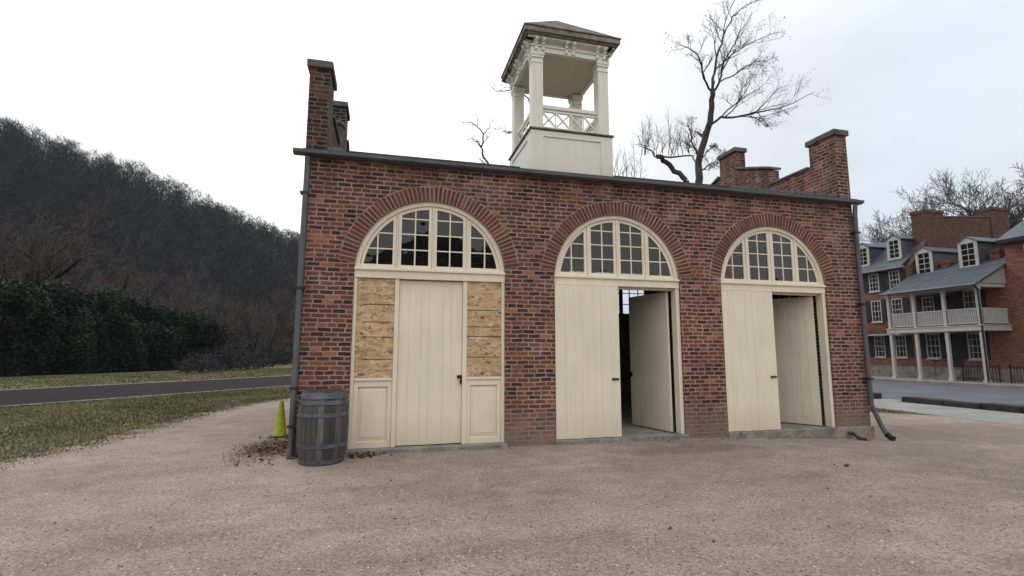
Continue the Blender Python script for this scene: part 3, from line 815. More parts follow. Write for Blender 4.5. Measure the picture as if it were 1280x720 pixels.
# cupola
cx0, cy0, S1 = 4.457, 2.325, 1.99; CZ = 6.60
mb = MB()
mb.box(cx0, cx0+S1, cy0, cy0+S1, 5.35, CZ-.06)
cup = mb.build('cupola', 'cupola', fort)
def four(mbx, fn):
    """repeat geometry drawn for the front face on all four faces about the cupola axis"""
    ax, ay = cx0+S1/2, cy0+S1/2
    src = MB(); fn(src)
    for k in range(4):
        cs, sn = [(1, 0), (0, 1), (-1, 0), (0, -1)][k]
        mbx.add([(ax+(x-ax)*cs-(y-ay)*sn, ay+(x-ax)*sn+(y-ay)*cs, z) for x, y, z in src.v], src.f)
def trim(m):
    m.box(cx0-.022, cx0+.28, cy0-.022, cy0-.001, 5.5, CZ-.061); m.box(cx0+S1-.28, cx0+S1+.0, cy0-.022, cy0-.001, 5.5, CZ-.061)
    m.box(cx0+.281, cx0+S1-.281, cy0-.022, cy0-.001, 6.40, CZ-.061)
mb = MB(); four(mb, trim); mb.build('panel_trim', 'cupola', cup, bevel=.003)
mb = MB(); mb.box(cx0-.06, cx0+S1+.06, cy0-.06, cy0+S1+.06, CZ-.04, CZ-.005); mb.build('ledge', 'cornice', cup, bevel=.006)
cw = .265; ins = .03; CT = 8.50
for a in (0, 1):
    for b in (0, 1):
        X0 = cx0+ins if a == 0 else cx0+S1-ins-cw; Y0 = cy0+ins if b == 0 else cy0+S1-ins-cw
        m = MB(); m.box(X0, X0+cw, Y0, Y0+cw, CZ-.004, CT-.14)
        m.box(X0-.012, X0+cw+.012, Y0-.012, Y0+cw+.012, CT-.27, CT-.235)
        m.box(X0-.02, X0+cw+.02, Y0-.02, Y0+cw+.02, CT-.139, CT-.08); m.box(X0-.032, X0+cw+.032, Y0-.032, Y0+cw+.032, CT-.079, CT-.001)
        m.build('column', 'cupola', cup, bevel=.006)
def rails(face):
    src = MB(); l, r = cx0+ins+cw+.002, cx0+S1-ins-cw-.002; y = cy0+.16
    src.box(l, r, y-.045, y+.045, 7.16, 7.24); src.box(l, r, y-.03, y+.03, 7.08, 7.12); src.box(l, r, y-.03, y+.03, 6.66, 6.71)
    n = 4
    for k in range(n+1):
        xx = l+(r-l)*k/n
        if 0 < k < n: src.box(xx-.012, xx+.012, y-.012, y+.012, 6.71, 7.08)
        if k < n:
            x2 = l+(r-l)*(k+1)/n; src.bar((xx, y+.014, 6.71), (x2, y+.014, 7.08), .03, .04); src.bar((xx, y-.014, 7.08), (x2, y-.014, 6.71), .03, .04)
    ax, ay = cx0+S1/2, cy0+S1/2; cs, sn = [(1, 0), (0, 1), (-1, 0), (0, -1)][face]
    m = MB(); m.add([(ax+(x-ax)*cs-(y-ay)*sn, ay+(x-ax)*sn+(y-ay)*cs, z) for x, y, z in src.v], src.f)
    m.build('railing', 'cupola', cup)
for k in range(4): rails(k)
mb = MB()
def frieze(m):
    m.box(cx0+.06, cx0+S1-.10, cy0+.04, cy0+.10, CT+.001, CT+.33)
    m.box(cx0-.005, cx0+S1-.10, cy0-.0, cy0+.04, CT, CT+.12)
    m.box(cx0-.03, cx0+S1+.0, cy0-.03, cy0+.05, CT+.121, CT+.15)
    m.box(cx0-.10, cx0+S1+.05, cy0-.10, cy0+.05, CT+.29, CT+.33)
four(mb, frieze); mb.build('frieze', 'cupola', cup)
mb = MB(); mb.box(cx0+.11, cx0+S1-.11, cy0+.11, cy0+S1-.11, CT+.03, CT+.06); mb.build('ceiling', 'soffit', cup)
ov = .21
mb = MB(); mb.box(cx0-ov+.05, cx0+S1+ov-.05, cy0-ov+.05, cy0+S1+ov-.05, CT+.331, CT+.37)
mb.box(cx0-ov, cx0+S1+ov, cy0-ov, cy0+S1+ov, CT+.371, CT+.49)
mb.build('cornice', 'cornice', cup, bevel=.01)
for k in range(4):
    src = MB()
    for u in (.10, .28, .86, 1.04, 1.66, 1.84):
        x = cx0+u+.01
        src.prism([(cy0-.005, CT+.15), (cy0-.06, CT+.15), (cy0-.075, CT+.20), (cy0-.13, CT+.23), (cy0-.15, CT+.29), (cy0-.005, CT+.29)], 0, x-.035, x+.035)
        src.box(x-.03, x+.03, cy0-.045, cy0-.001, CT+.03, CT+.11)
    ax, ay = cx0+S1/2, cy0+S1/2; cs, sn = [(1, 0), (0, 1), (-1, 0), (0, -1)][k]
    m = MB(); m.add([(ax+(x-ax)*cs-(y-ay)*sn, ay+(x-ax)*sn+(y-ay)*cs, z) for x, y, z in src.v], src.f)
    split_build(m, 'eave_bracket', 'cupola', cup, bevel=.006)
mb = MB(); ax, ay = cx0+S1/2, cy0+S1/2; z = CT+.491; h = S1/2+ov+.02
mb.box(ax-h, ax+h, ay-h, ay+h, z, z+.025)
i = h*.80
P = [(ax-h+.01, ay-h+.01, z+.026), (ax+h-.01, ay-h+.01, z+.026), (ax+h-.01, ay+h-.01, z+.026), (ax-h+.01, ay+h-.01, z+.026), (ax, ay, z+1.12)]
mb.add(P, [(0, 1, 4), (1, 2, 4), (2, 3, 4), (3, 0, 4)])
mb.build('cupola_roof', 'shingle', cup)

# little tap or spigot at the foot of the right pier
sp = thing('spigot', 'small dark metal outlet at the foot of the right brick pier', 'spigot', (10.2, -.12, -.25))
mb = MB(); mb.tube([(10.2, -.05, -.12), (10.2, -.16, -.12), (10.24, -.22, -.19), (10.34, -.30, -.235)], [.03, .035, .035, .04], 10, caps=True); mb.build('pipe', 'steel', sp, smooth=True)
mb = MB(); mb.box(10.08, 10.42, -.36, -.2, -.275, -.235); mb.build('drain_stone', 'stone_dark', sp, bevel=.02)

# ------------------------------------------------------------------ barrel
bx, by, bz = .50, -.43, -.1
brl = thing('barrel', 'old grey wooden barrel with metal hoops at the left corner of the fire house', 'barrel', (bx, by, bz))
BH = 1.0
def br_(z): return .292+.058*math.sin(math.pi*min(max(z/BH, 0), 1))
ns = 26; mb = MB()
tones = [random.random() for _ in range(ns)]
N = 4*ns; o0 = 0
zs_ = [BH*k/16 for k in range(17)]
V = []
for z in zs_:
    for k in range(N):
        t = 2*math.pi*k/N; r = br_(z)-(.006 if k % 4 == 0 else 0); V.append((bx+r*math.cos(t), by+r*math.sin(t), bz+z))
mb.v = V
for i in range(16):
    for k in range(N):
        mb.f.append((i*N+k, i*N+(k+1) % N, (i+1)*N+(k+1) % N, (i+1)*N+k)); mb.t.append(tones[(k//4)])
mb.lathe([(br_(BH), BH), (br_(BH)-.03, BH), (br_(BH)-.032, BH-.035), (.001, BH-.035)], (bx, by, bz), N)
mb.build('staves', 'staves', brl)
for z0, z1 in ((.90, .985), (.82, .875), (.655, .705), (.235, .29), (.02, .075)):
    m = MB(); m.lathe([(br_(z0)+.001, z0), (br_(z0)+.007, z0), (br_(z1)+.007, z1), (br_(z1)+.001, z1)], (bx, by, bz), 64); m.build('hoop', 'hoop', brl)

# ------------------------------------------------------------------ cones
def cone(x, y, label, tilt=0):
    c = thing('traffic_cone', label, 'cone', (x, y, -.1), 'lime traffic cones beside the building')
    mb = MB(); mb.box(x-.17, x+.17, y-.17, y+.17, -.1, -.075); mb.build('cone_base', 'rubber', c, bevel=.01)
    mb = MB(); mb.lathe([(.135, 0), (.135, .015), (.122, .02), (.034, .62), (.030, .63), (.024, .63), (.110, .02)], (x, y, -.074), 28); mb.build('cone_body', 'conemat', c, smooth=True)
    c.rotation_euler.x = tilt
cone(-.50, 2.05, 'lime green traffic cone standing fully in view left of the brick corner')
cone(-.34, 3.1, 'lime green traffic cone mostly hidden behind the brick corner')

# ------------------------------------------------------------------ houses across the street
XF = 34.0
def swin(parent, y, z, w, h, xf=XF, sh=True, rows=4, cols=3, curtain=True):
    m = MB(); y0, y1 = y-w/2, y+w/2; z0, z1 = z, z+h; a, b = xf-.03, xf+.05; f = .06
    m.box(a, b, y0, y0+f, z0, z1); m.box(a, b, y1-f, y1, z0, z1); m.box(a, b, y0+f, y1-f, z0, z0+f); m.box(a, b, y0+f, y1-f, z1-f, z1)
    m.box(a+.005, b-.01, y0+f, y1-f, z0+h/2-.025, z0+h/2+.025)
    for k in range(1, cols): yy = y0+w*k/cols; m.box(a+.015, b-.02, yy-.014, yy+.014, z0+f, z1-f)
    for k in range(1, rows):
        if k*2 != rows: zz = z0+h*k/rows; m.box(a+.016, b-.021, y0+f, y1-f, zz-.014, zz+.014)
    o = m.build('window', 'white', parent)
    g = MB(); g.box(xf+.0, xf+.004, y0+.03, y1-.03, z0+.03, z1-.03); g.build('pane', 'glass_far', o)
    g = MB(); g.box(xf+.052, xf+.058, y0+.03, y1-.03, z0+.03, z1-.03); g.build('blind', 'curtain' if curtain else 'dark', o)
    g = MB(); g.box(xf-.09, xf-.031, y0-.06, y1+.06, z0-.08, z0-.005); g.build('sill', 'white', o)
    if sh:
        for s in (-1, 1):
            g = MB(); ya = y+s*(w/2+.04); yb = y+s*(w/2+.04+w*.48); ya, yb = min(ya, yb), max(ya, yb)
            g.box(xf-.05, xf-.01, ya, yb, z0-.02, z1+.02)
            n = 22
            for k in range(n): zz = z0+.06+(h-.12)*k/n; g.prism([(ya+.04, zz), (yb-.04, zz), (yb-.04, zz+.02), (ya+.04, zz+.02)], 0, xf-.058, xf-.049)
            g.build('shutter', 'shutter', o)
    return o
def xwall(mb, y0, y1, z0, z1, x0, x1, ops):
    wall(mb, 1, y0, y1, x0, x1, z0, z1, ops)

# porch house
ph = thing('brick_house', 'two storey red brick house with white two level porch and two dormers', 'house', (34, 14, -.2), 'brick houses across the street')
wins = [(17.35-1.0, 0, 0)]
lower = [(15.45, 1.08, .80, 1.5), (13.2, 1.05, .70, 1.5)]
upper = [(15.5, 3.65, .72, 1.2), (13.15, 3.6, .72, 1.4)]
doorw = [(14.25, .3, .75, 2.2), (14.3, 2.95, .8, 1.9)]
ops = [('rect', y-w/2, y+w/2, z, z+h) for y, z, w, h in lower+upper+doorw]
mb = MB(); xwall(mb, 11.25, 16.48, .55, 6.2, XF, XF+.3, ops); mb.build('wall', 'brick_far', ph)
mb = MB(); mb.box(XF+.3, 41, 11.25, 11.55, -.3, 6.2); mb.build('end_wall', 'brick_far', ph)
mb = MB(); mb.box(XF-.02, XF+.3, 11.25, 16.48, -.3, .549); mb.build('foundation', 'stone', ph)
for y, z, w, h in lower+upper: swin(ph, y, z, w, h)
for y, z, w, h in doorw:
    m = MB(); m.box(XF+.06, XF+.12, y-w/2, y+w/2, z, z+h)
    for zz in (.15, .95, 1.5): m.box(XF+.045, XF+.061, y-w/2+.1, y+w/2-.1, z+zz, z+zz+.45)
    o = m.build('door', 'shutter', ph)
    m = MB(); m.tube([(XF+.03, y+w/2-.1, z+1.0), (XF+.06, y+w/2-.1, z+1.0)], .03, 8, caps=True); m.build('knob', 'steel', o)
cm = MB()
# porch
for yc in (11.5, 13.2, 14.88, 16.42):
    m = MB(); m.box(31.92, 32.08, yc-.08, yc+.08, -.16, 2.56); m.box(31.88, 32.12, yc-.12, yc+.12, -.16, .0)
    m.box(31.92, 32.08, yc-.08, yc+.08, 2.86, 4.93); m.box(31.89, 32.11, yc-.11, yc+.11, 4.80, 4.94)
    m.build('porch_post', 'white', ph, bevel=.008)
m = MB(); m.box(31.84, 33.98, 11.34, 16.56, 2.60, 2.85); m.box(31.80, 34.0-.01, 11.30, 16.60, 2.851, 2.90); m.build('balcony_floor', 'white', ph)
m = MB()
def railrun(m, p, q):
    p = Vector(p); q = Vector(q)
    m.bar(p+Vector((0, 0, .88)), q+Vector((0, 0, .88)), .07, .05); m.bar(p+Vector((0, 0, .10)), q+Vector((0, 0, .10)), .06, .05)
    n = int((q-p).length/.085)
    for k in range(1, n): e = p.lerp(q, k/n); m.box(e.x-.022, e.x+.022, e.y-.022, e.y+.022, e.z+.10, e.z+.87)
ys = (11.5, 13.2, 14.88, 16.42)
for a, b in zip(ys[:-1], ys[1:]):
    m = MB(); railrun(m, (32, a+.09, 2.9), (32, b-.09, 2.9)); m.build('balcony_railing', 'white', ph)
m = MB(); railrun(m, (32.09, 11.42, 2.9), (33.95, 11.42, 2.9)); m.build('balcony_railing', 'white', ph)
m = MB(); m.box(31.86, 32.14, 11.38, 16.54, 4.945, 5.12); m.box(32.14, 33.95, 11.40, 11.52, 4.945, 5.12); m.build('porch_beam', 'white', ph)
m = MB(); m.box(32.15, 33.98, 11.53, 16.5, 5.0, 5.03); m.build('porch_ceiling', 'porchfloor', ph)
m = MB(); m.prism([(31.72, 5.125), (33.98, 5.125), (33.98, 6.16)], 1, 11.36, 11.42)
for k in range(8): zz = 5.16+.125*k; xs = 31.9+(zz-5.125)*2.2; (m.box(xs+.04, 33.97, 11.345, 11.362, zz, zz+.112) if xs < 33.8 else None)
m.build('porch_gable_boards', 'board', ph)
m = MB()
prof = [(31.55, 5.06), (34.0, 6.27), (39.0, 8.45), (44, 6.4), (44, 6.3), (39.0, 8.33), (34.05, 6.16), (31.6, 4.97)]
m.prism(prof, 1, 11.26, 16.47); rf = m.build('roof', 'slate', ph)
m = MB()
for k in range(1, 22):
    xx = 31.55+2.45*k/11 if k < 11 else 34+5*(k-11)/11
    zz = 5.06+(xx-31.55)*.494 if k < 11 else 6.27+(xx-34)*.436
    m.box(xx, xx+.02, 11.27, 16.46, zz-.01, zz+.022)
m.build('slate_course', 'slate', rf)
m = MB(); m.tube([(31.5, 11.2, 5.02), (31.5, 16.52, 5.02)], .06, 8, caps=True); gt = m.build('gutter', 'gutter', ph)
m = MB(); m.tube([(31.5, 11.35, 5.0), (31.85, 11.36, 4.8), (31.86, 11.36, -.1)], .045, 8); m.build('downspout', 'iron', gt)
def dormer(parent, y, z0, x0, w=.95, h=1.35, xback=38):
    m = MB(); m.box(x0+.06, xback, y-w/2+.02, y+w/2-.02, z0-.4, z0+h); m.build('dormer', 'slate', parent)
    d_ = parent.children[-1]
    f = MB(); f.box(x0, x0+.05, y-w/2-.03, y-w/2+.14, z0-.1, z0+h); f.box(x0, x0+.05, y+w/2-.14, y+w/2+.03, z0-.1, z0+h); f.box(x0-.03, x0+.05, y-w/2-.03, y+w/2+.03, z0-.14, z0-.02)
    f.prism([(y-w/2-.06, z0+h-.02), (y+w/2+.06, z0+h-.02), (y+w/2+.06, z0+h+.06), (y, z0+h+.40), (y-w/2-.06, z0+h+.06)], 0, x0-.02, x0+.05)
    nz, ny = 4, 2
    yl, yr = y-w/2+.14, y+w/2-.14
    for k in range(nz+1): zz = z0+.0+(h-.02)*k/nz; f.box(x0+.012, x0+.045, yl, yr, zz-.018, zz+.018)
    f.box(x0+.013, x0+.044, y-.015, y+.015, z0, z0+h-.02)
    f.build('dormer_window', 'white', d_)
    g = MB(); g.box(x0+.03, x0+.034, yl, yr, z0, z0+h-.03); g.build('pane', 'glass_far', d_)
    g = MB(); g.box(x0+.052, x0+.058, yl-.05, yr+.05, z0, z0+h-.03); g.build('blind', 'blind_dim', d_)
    r = MB(); r.prism([(y-w/2-.10, z0+h), (y-w/2-.10, z0+h+.05), (y, z0+h+.42), (y+w/2+.10, z0+h+.05), (y+w/2+.10, z0+h), (y, z0+h+.34)], 0, x0-.06, xback)
    r.build('dormer_roof', 'slate', d_)
dormer(ph, 15.75, 6.35, 34.35, xback=38.3); dormer(ph, 13.25, 6.45, 34.35, xback=38.6)
def chimney(parent, x, y, z0, z1, w=.55, l=.8, mat='brick_far', pots=0):
    m = MB(); m.box(x-w/2, x+w/2, y-l/2, y+l/2, z0, z1-.2); m.box(x-w/2-.05, x+w/2+.05, y-l/2-.05, y+l/2+.05, z1-.2, z1-.08); m.box(x-w/2-.02, x+w/2+.02, y-l/2-.02, y+l/2+.02, z1-.08, z1)
    return m.build('chimney', mat, parent)
chimney(ph, 35.2, 14.9, 6.2, 7.1, .7, .5); chimney(ph, 35.4, 12.35, 6.3, 7.3, .8, .5)
# stoop
m = MB()
for k in range(4): m.box(32.9+.28*k, 33.96, 13.75, 14.75, -.16+.15*k, -.012+.15*k)
m.build('door_steps', 'path', ph, bevel=.01)
m = MB(); m.tube([(32.9, 13.8, -.15), (32.9, 13.8, .85), (33.9, 13.8, 1.25)], .018, 6); m.tube([(32.9, 14.7, -.15), (32.9, 14.7, .85), (33.9, 14.7, 1.25)], .018, 6); split_build(m, 'handrail', 'iron', ph)

# taller three storey house behind it with the great blank end wall
th = thing('brick_house', 'tall three storey brick house with big blank end wall and twin chimneys', 'house', (38, 20, -.2), 'brick houses across the street')
lw = [(16.9+.55, 1.1), (18.9, 1.1), (21.2, 1.1)]
ops = []; wl = []
for y in (17.45, 18.9, 21.2, 23.5, 26):
    for z, h in ((1.12, 1.45), (3.5, 1.45), (5.6, 1.2)):
        wl.append((y, z, .72, h)); ops.append(('rect', y-.36, y+.36, z, z+h))
mb = MB(); xwall(mb, 16.5, 30, .55, 7.0, XF, XF+.3, ops); mb.build('wall', 'brick_far', th)
mb = MB(); mb.box(XF-.02, XF+.3, 16.5, 30, -.3, .549); mb.build('foundation', 'stone', th)
for w_ in wl: swin(th, *w_)
mb = MB(); mb.prism([(XF+.301, -.3), (43.5, -.3), (43.5, 10.85), (37.2, 10.40), (35.75, 10.35), (35.75, 8.7), (XF+.301, 7.1)], 1, 16.5, 16.85)
mb.build('end_wall', 'brick_old', th)
chimney(th, 36.55, 16.85, 8, 10.85, 1.62, .9, 'brick_old'); chimney(th, 42.6, 16.85, 8, 11.45, 1.7, .9, 'brick_old')
mb = MB(); mb.prism([(37.42, 10.425), (41.7, 10.73), (41.7, 10.82), (37.42, 10.51)], 1, 16.46, 16.9); mb.build('coping', 'coping', th)
m = MB(); m.prism([(33.75, 6.95), (36.9, 9.5), (40.5, 10.3), (43.5, 8), (43.5, 7.9), (40.5, 10.2), (36.95, 9.4), (33.8, 6.85)], 1, 16.86, 30); m.build('roof', 'slate', th)
m = MB(); m.tube([(33.7, 16.5, 6.93), (33.7, 30, 6.93)], .07, 8, caps=True); m.build('gutter', 'gutter', th)
dormer(th, 17.7, 7.75, 34.5, .9, 1.2, 37); dormer(th, 20.0, 7.65, 34.5, .9, 1.2, 37); dormer(th, 22.6, 7.65, 34.5, .9, 1.2, 37)
m = MB(); m.box(33.1, 33.98, 16.7, 22, 2.62, 2.72); m.box(33.05, 33.1, 16.7, 22, 2.6, 2.95); m.build('entry_hood', 'brick_old', th)
m = MB(); m.box(33.04, 33.98, 16.69, 22.01, 2.55, 2.619); m.build('hood_trim', 'white', th)

# house at the right edge
nh = thing('brick_house', 'taller red brick house cut off by the right edge of the photo', 'house', (34, 5, -.2), 'brick houses across the street')
wl = [(y, z, .95, 1.55) for y in (9.9, 7.4, 4.9) for z in (5.55, )] + [(y, z, .95, 1.6) for y in (8.6, 6, 3.4) for z in (.9, 3.2)]
mb = MB(); xwall(mb, -8, 11.24, .55, 7.55, XF-.02, XF+.3, [('rect', y-w/2, y+w/2, z, z+h) for y, z, w, h in wl]); mb.build('wall', 'brick_far', nh)
mb = MB(); mb.box(XF-.05, XF+.3, -8, 11.24, -.3, .549); mb.build('foundation', 'stone', nh)
mb = MB(); mb.box(XF+.301, 42, 10.94, 11.24, 5.0, 7.55); mb.prism([(XF+.301, 7.551), (42, 7.551), (38, 9.7)], 1, 10.94, 11.24); mb.build('end_wall', 'brick_far', nh)
for w_ in wl: swin(nh, *w_, xf=XF-.02, sh=False)
m = MB(); m.prism([(33.6, 7.5), (38, 9.9), (42.4, 7.5), (42.4, 7.4), (38, 9.8), (33.65, 7.4)], 1, -8.2, 11.40); m.build('roof', 'slate', nh)
m = MB(); m.box(33.62, 33.97, -8.1, 11.35, 7.30, 7.42); m.build('cornice', 'iron', nh)
# iron fence along the right-hand houses
def ironfence(y0, y1, label):
    fe = thing('iron_fence', label, 'fence', (33.0, (y0+y1)/2, -.16), 'black iron fences before the houses')
    m = MB(); n = int((y1-y0)/.14)
    for k in range(n+1): y = y0+(y1-y0)*k/n; m.box(32.99, 33.01, y-.01, y+.01, -.159, .74)
    m.box(32.985, 33.015, y0, y1, .64, .67); m.box(32.985, 33.015, y0, y1, 0.0, .03); m.build('railing', 'iron', fe)
    y = y0
    while y <= y1+.01:
        m = MB(); m.box(32.975, 33.025, y-.025, y+.025, -.16, .80); m.lathe([(.035, 0), (.02, .04), (.001, .07)], (33, y, .80), 8); m.build('fence_post', 'iron', fe); y += 1.75
ironfence(5.8, 11.05, 'black iron fence in front of the brick house at the right edge'); ironfence(11.55, 13.3, 'short black iron fence under the porch beside the door steps')
# handrail post near kerb
# ------------------------------------------------------------------ trees
def tube_list(mb, items, n_big=7):
    for pts, rad, lev in items:
        n = n_big if lev == 0 else (5 if lev == 1 else (4 if lev == 2 else 3))
        mb.tube(pts, rad, n, tone=random.random())
def grow(out, rnd, p, dr, L, r, lev, maxlev, up=.12, kids=(5, 5, 4, 3), wob=.16, spread=.75, rend=.35):
    n = max(3, int(5-lev*.7)+1); pts = [p.copy()]; rads = [r]; cur = p.copy(); dd = dr.normalized()
    for k in range(n):
        dd = (dd+Vector((rnd.gauss(0, wob), rnd.gauss(0, wob), rnd.gauss(0, wob)+up))).normalized()
        cur = cur+dd*(L/n); pts.append(cur.copy()); rads.append(r*(1-(1-rend)*(k+1)/n))
    out.append((pts, rads, lev))
    if lev < maxlev: spawn(out, rnd, pts, rads, L, lev, maxlev, up, kids, wob, spread)
def spawn(out, rnd, pts, rads, L, lev, maxlev, up, kids, wob, spread, f0=.25, lenf=(.4, .65), rmin=0):
    K = kids[min(lev, len(kids)-1)]
    for i in range(K):
        f = f0+(1-f0)*(i+rnd.random())/K; f = min(f, .999); x = f*(len(pts)-1); j = int(x); q = pts[j].lerp(pts[j+1], x-j)
        dd = (pts[j+1]-pts[j]).normalized(); rr = (rads[j]*(1-x+j)+rads[j+1]*(x-j))
        perp = dd.orthogonal().normalized(); perp.rotate(Matrix.Rotation(rnd.uniform(0, 6.28), 3, dd))
        nd = (dd*(1-spread*.5)+perp*spread*rnd.uniform(.6, 1.2)+Vector((0, 0, .15))).normalized()
        grow(out, rnd, q, nd, L*rnd.uniform(*lenf)*(1.1-f*.35), max(rr*.62, rmin), lev+1, maxlev, up, kids, wob, spread)

def put_tree(name, label, group, base, items, mats=('bark', 'twig'), leafbits=0, cat='tree', rot=0, scale=1):
    t = thing(name, label, cat, base, group)
    a = MB(); b = MB()
    tube_list(a, [i for i in items if i[2] <= 1]); tube_list(b, [i for i in items if i[2] > 1])
    a.build('trunk', mats[0], t, smooth=True)
    if leafbits:
        tips = [i for i in items if i[2] >= 2]
        for _ in range(leafbits):
            pts, _r, _l = random.choice(tips); q = random.choice(pts)
            s = random.uniform(.02, .045); u = Vector((random.gauss(0, 1), random.gauss(0, 1), random.gauss(0, 1))).normalized()*s; w = u.orthogonal().normalized()*s*.6
            w.rotate(Matrix.Rotation(random.uniform(0, 6), 3, u))
            c = q+Vector((random.gauss(0, .05), random.gauss(0, .05), -.05))
            b.add([tuple(c-u), tuple(c+w), tuple(c+u), tuple(c-w)], [(0, 1, 2, 3)], .3)
    if b.v: b.build('crown', mats[1], t)
    return t

def from_picture(Y, px, py):   # a point at depth Y seen at photo pixel (px,py); used once, to survey the limbs of the real tree
    ya, pi, f = .249, .127, 628.2
    F = Vector((math.sin(ya)*math.cos(pi), math.cos(ya)*math.cos(pi), math.sin(pi))); Rr = Vector((math.cos(ya), -math.sin(ya), 0)); U = Rr.cross(F)
    dd = F+Rr*((px-640)/f)+U*((360-py)/f); C = Vector((1.301, -8.249, 1.446)); return C+dd*((Y-C.y)/dd.y)
rnd = random.Random(5)
def limb(items, poly, r0, r1, lev, Yd, scale=2.77, ox=760, oy=0, dy=0, kids=(9, 10, 7, 5), maxlev=4, L=None, spread=.7, up=.10):
    if lev: r0 *= .74; r1 *= .6
    n = len(poly); pts = []; ph_ = rnd.uniform(-1, 1)
    for k, (a, b) in enumerate(poly):
        pts.append(from_picture(Yd+dy*k/(n-1)+.25*math.sin(ph_*3+k)*(1 if k else 0), ox+a/scale, oy+b/scale))
    # resample with slight wander
    P = [pts[0]]; Rd = [r0]; tot = len(pts)-1
    for k in range(tot):
        for j in range(1, 4):
            f = j/3; q = pts[k].lerp(pts[k+1], f)
            if not (k == tot-1 and j == 3): q += Vector((rnd.gauss(0, .03), rnd.gauss(0, .05), rnd.gauss(0, .03)))
            P.append(q); Rd.append(r0+(r1-r0)*(k+f)/tot)
    items.append((P, Rd, lev))
    length = sum((P[i+1]-P[i]).length for i in range(len(P)-1))
    spawn(items, rnd, P, Rd, (L or length)*.55, max(lev, 1), maxlev, up, kids, .15, spread, f0=.15, lenf=(.35, .6))
YT = 14.0
it = []
g0 = from_picture(YT, 872, 240); base = Vector((g0.x-.25, YT, -.27))
it.append(([base, Vector((g0.x-.2, YT, 3)), Vector((g0.x-.1, YT, 6.5)), from_picture(YT, 872, 235)], [.32, .24, .19, .15], 0))
limb(it, [(312, 650), (318, 560), (345, 450), (360, 370), (362, 310)], .20, .13, 0, YT, kids=(3, 2, 3, 2), L=3, maxlev=3)
limb(it, [(360, 318), (328, 272), (312, 200), (275, 162), (235, 145)], .09, .02, 1, YT, dy=-1)
limb(it, [(362, 312), (366, 250), (386, 170), (402, 110), (432, 60), (475, 22), (515, 2)], .11, .018, 1, YT, dy=.8)
limb(it, [(363, 318), (386, 282), (400, 215), (440, 150), (470, 90), (500, 40)], .09, .015, 1, YT, dy=-1.2)
limb(it, [(392, 250), (430, 190), (480, 155), (540, 128), (612, 110)], .06, .014, 1, YT, dy=1.2)
limb(it, [(388, 283), (440, 258), (480, 225), (530, 212), (592, 196)], .055, .014, 1, YT, dy=-1.2)
limb(it, [(345, 440), (390, 406), (450, 405), (520, 388), (580, 380), (640, 360), (716, 318)], .10, .02, 1, YT, dy=-.8)
limb(it, [(395, 402), (450, 350), (468, 300), (492, 262)], .06, .015, 1, YT, dy=1)
limb(it, [(455, 345), (515, 314), (545, 285), (562, 258)], .035, .012, 1, YT, dy=1)
limb(it, [(480, 398), (520, 412), (545, 440)], .035, .012, 1, YT, dy=-.6)
limb(it, [(322, 560), (295, 500), (285, 460), (272, 420)], .08, .02, 1, YT, dy=-.7)
limb(it, [(318, 600), (345, 572), (372, 560), (400, 558)], .06, .02, 1, YT, dy=.6)
limb(it, [(326, 545), (350, 515), (372, 508), (392, 520)], .05, .015, 1, YT, dy=-.5)
put_tree('bare_tree', 'tall bare tree with spreading limbs rising behind the fire house roof', None, tuple(base), it, leafbits=2600)
# broken, pollarded stump tree beside it with upright shoots
it = []; g1 = from_picture(YT-1, 858, 232); b1 = Vector((g1.x+1.0, YT-1, -.27))
it.append(([b1, Vector((b1.x, YT-1, 4)), Vector((b1.x-.2, YT-1, 8)), from_picture(YT-1, 858, 226)], [.24, .2, .16, .12], 0))
limb(it, [(270, 625), (235, 590), (200, 560), (170, 542)],   .13, .12, 0, YT-1, kids=(0,), maxlev=0)
limb(it, [(175, 548), (240, 544), (292, 540), (300, 560)], .07, .05, 1, YT-1, kids=(2, 2, 2), L=2, maxlev=3)
limb(it, [(172, 545), (140, 520), (112, 498), (106, 470)], .06, .02, 1, YT-1, kids=(4, 4, 3), L=2.2, maxlev=3)
for k in range(20):
    a = 105+k*11+rnd.uniform(-8, 8); top = 375+rnd.uniform(-15, 80)+abs(k-8)*6
    limb(it, [(a+rnd.uniform(-8, 8), 545-rnd.random()*15), (a+rnd.uniform(-10, 10), (545+top)/2), (a+rnd.uniform(-14, 22), top)], .028, .008, 2, YT-1, dy=rnd.uniform(-1, 1), kids=(0, 0, 10, 4), L=2.2, maxlev=4)
for k in range(7):
    a = 20+k*15; top = 500+rnd.uniform(-25, 40)
    limb(it, [(a, 640), (a+rnd.uniform(-6, 10), 580), (a+rnd.uniform(-10, 16), top)], .03, .008, 2, YT, dy=rnd.uniform(-1, 1), kids=(0, 0, 9, 4), L=2.0, maxlev=4)
put_tree('bare_tree', 'broken thick limbed bare tree with upright shoots, between cupola and tall tree', None, tuple(b1), it)
# tree behind the cupola, only its left boughs show
it = []; YB = 12.0; b2 = from_picture(YB, 660, 240); b2 = Vector((b2.x, YB, -.27)); kw = dict(scale=4, ox=360, oy=60)
it.append(([b2, Vector((b2.x, YB, 4)), Vector((b2.x+.1, YB, 8.0)), from_picture(YB, 668, 190)], [.28, .24, .2, .15], 0))
def L2(poly, r0, r1, lev, dy=0, **k): limb(it, poly, r0, r1, lev, YB, dy=dy, kids=(6, 7, 6, 4), maxlev=4, L=2.0, **k, **kw)
L2([(1232, 640), (1120, 660), (1020, 620), (982, 552), (964, 490), (972, 432), (940, 392), (900, 372), (868, 382)], .09, .018, 1)
L2([(964, 492), (932, 462), (905, 452), (880, 458)], .035, .012, 2)
L2([(974, 434), (1000, 392), (1030, 356)], .03, .01, 2)
L2([(1232, 560), (1180, 440), (1135, 410), (1100, 422), (1070, 412), (1030, 404)], .06, .012, 1, dy=.5)
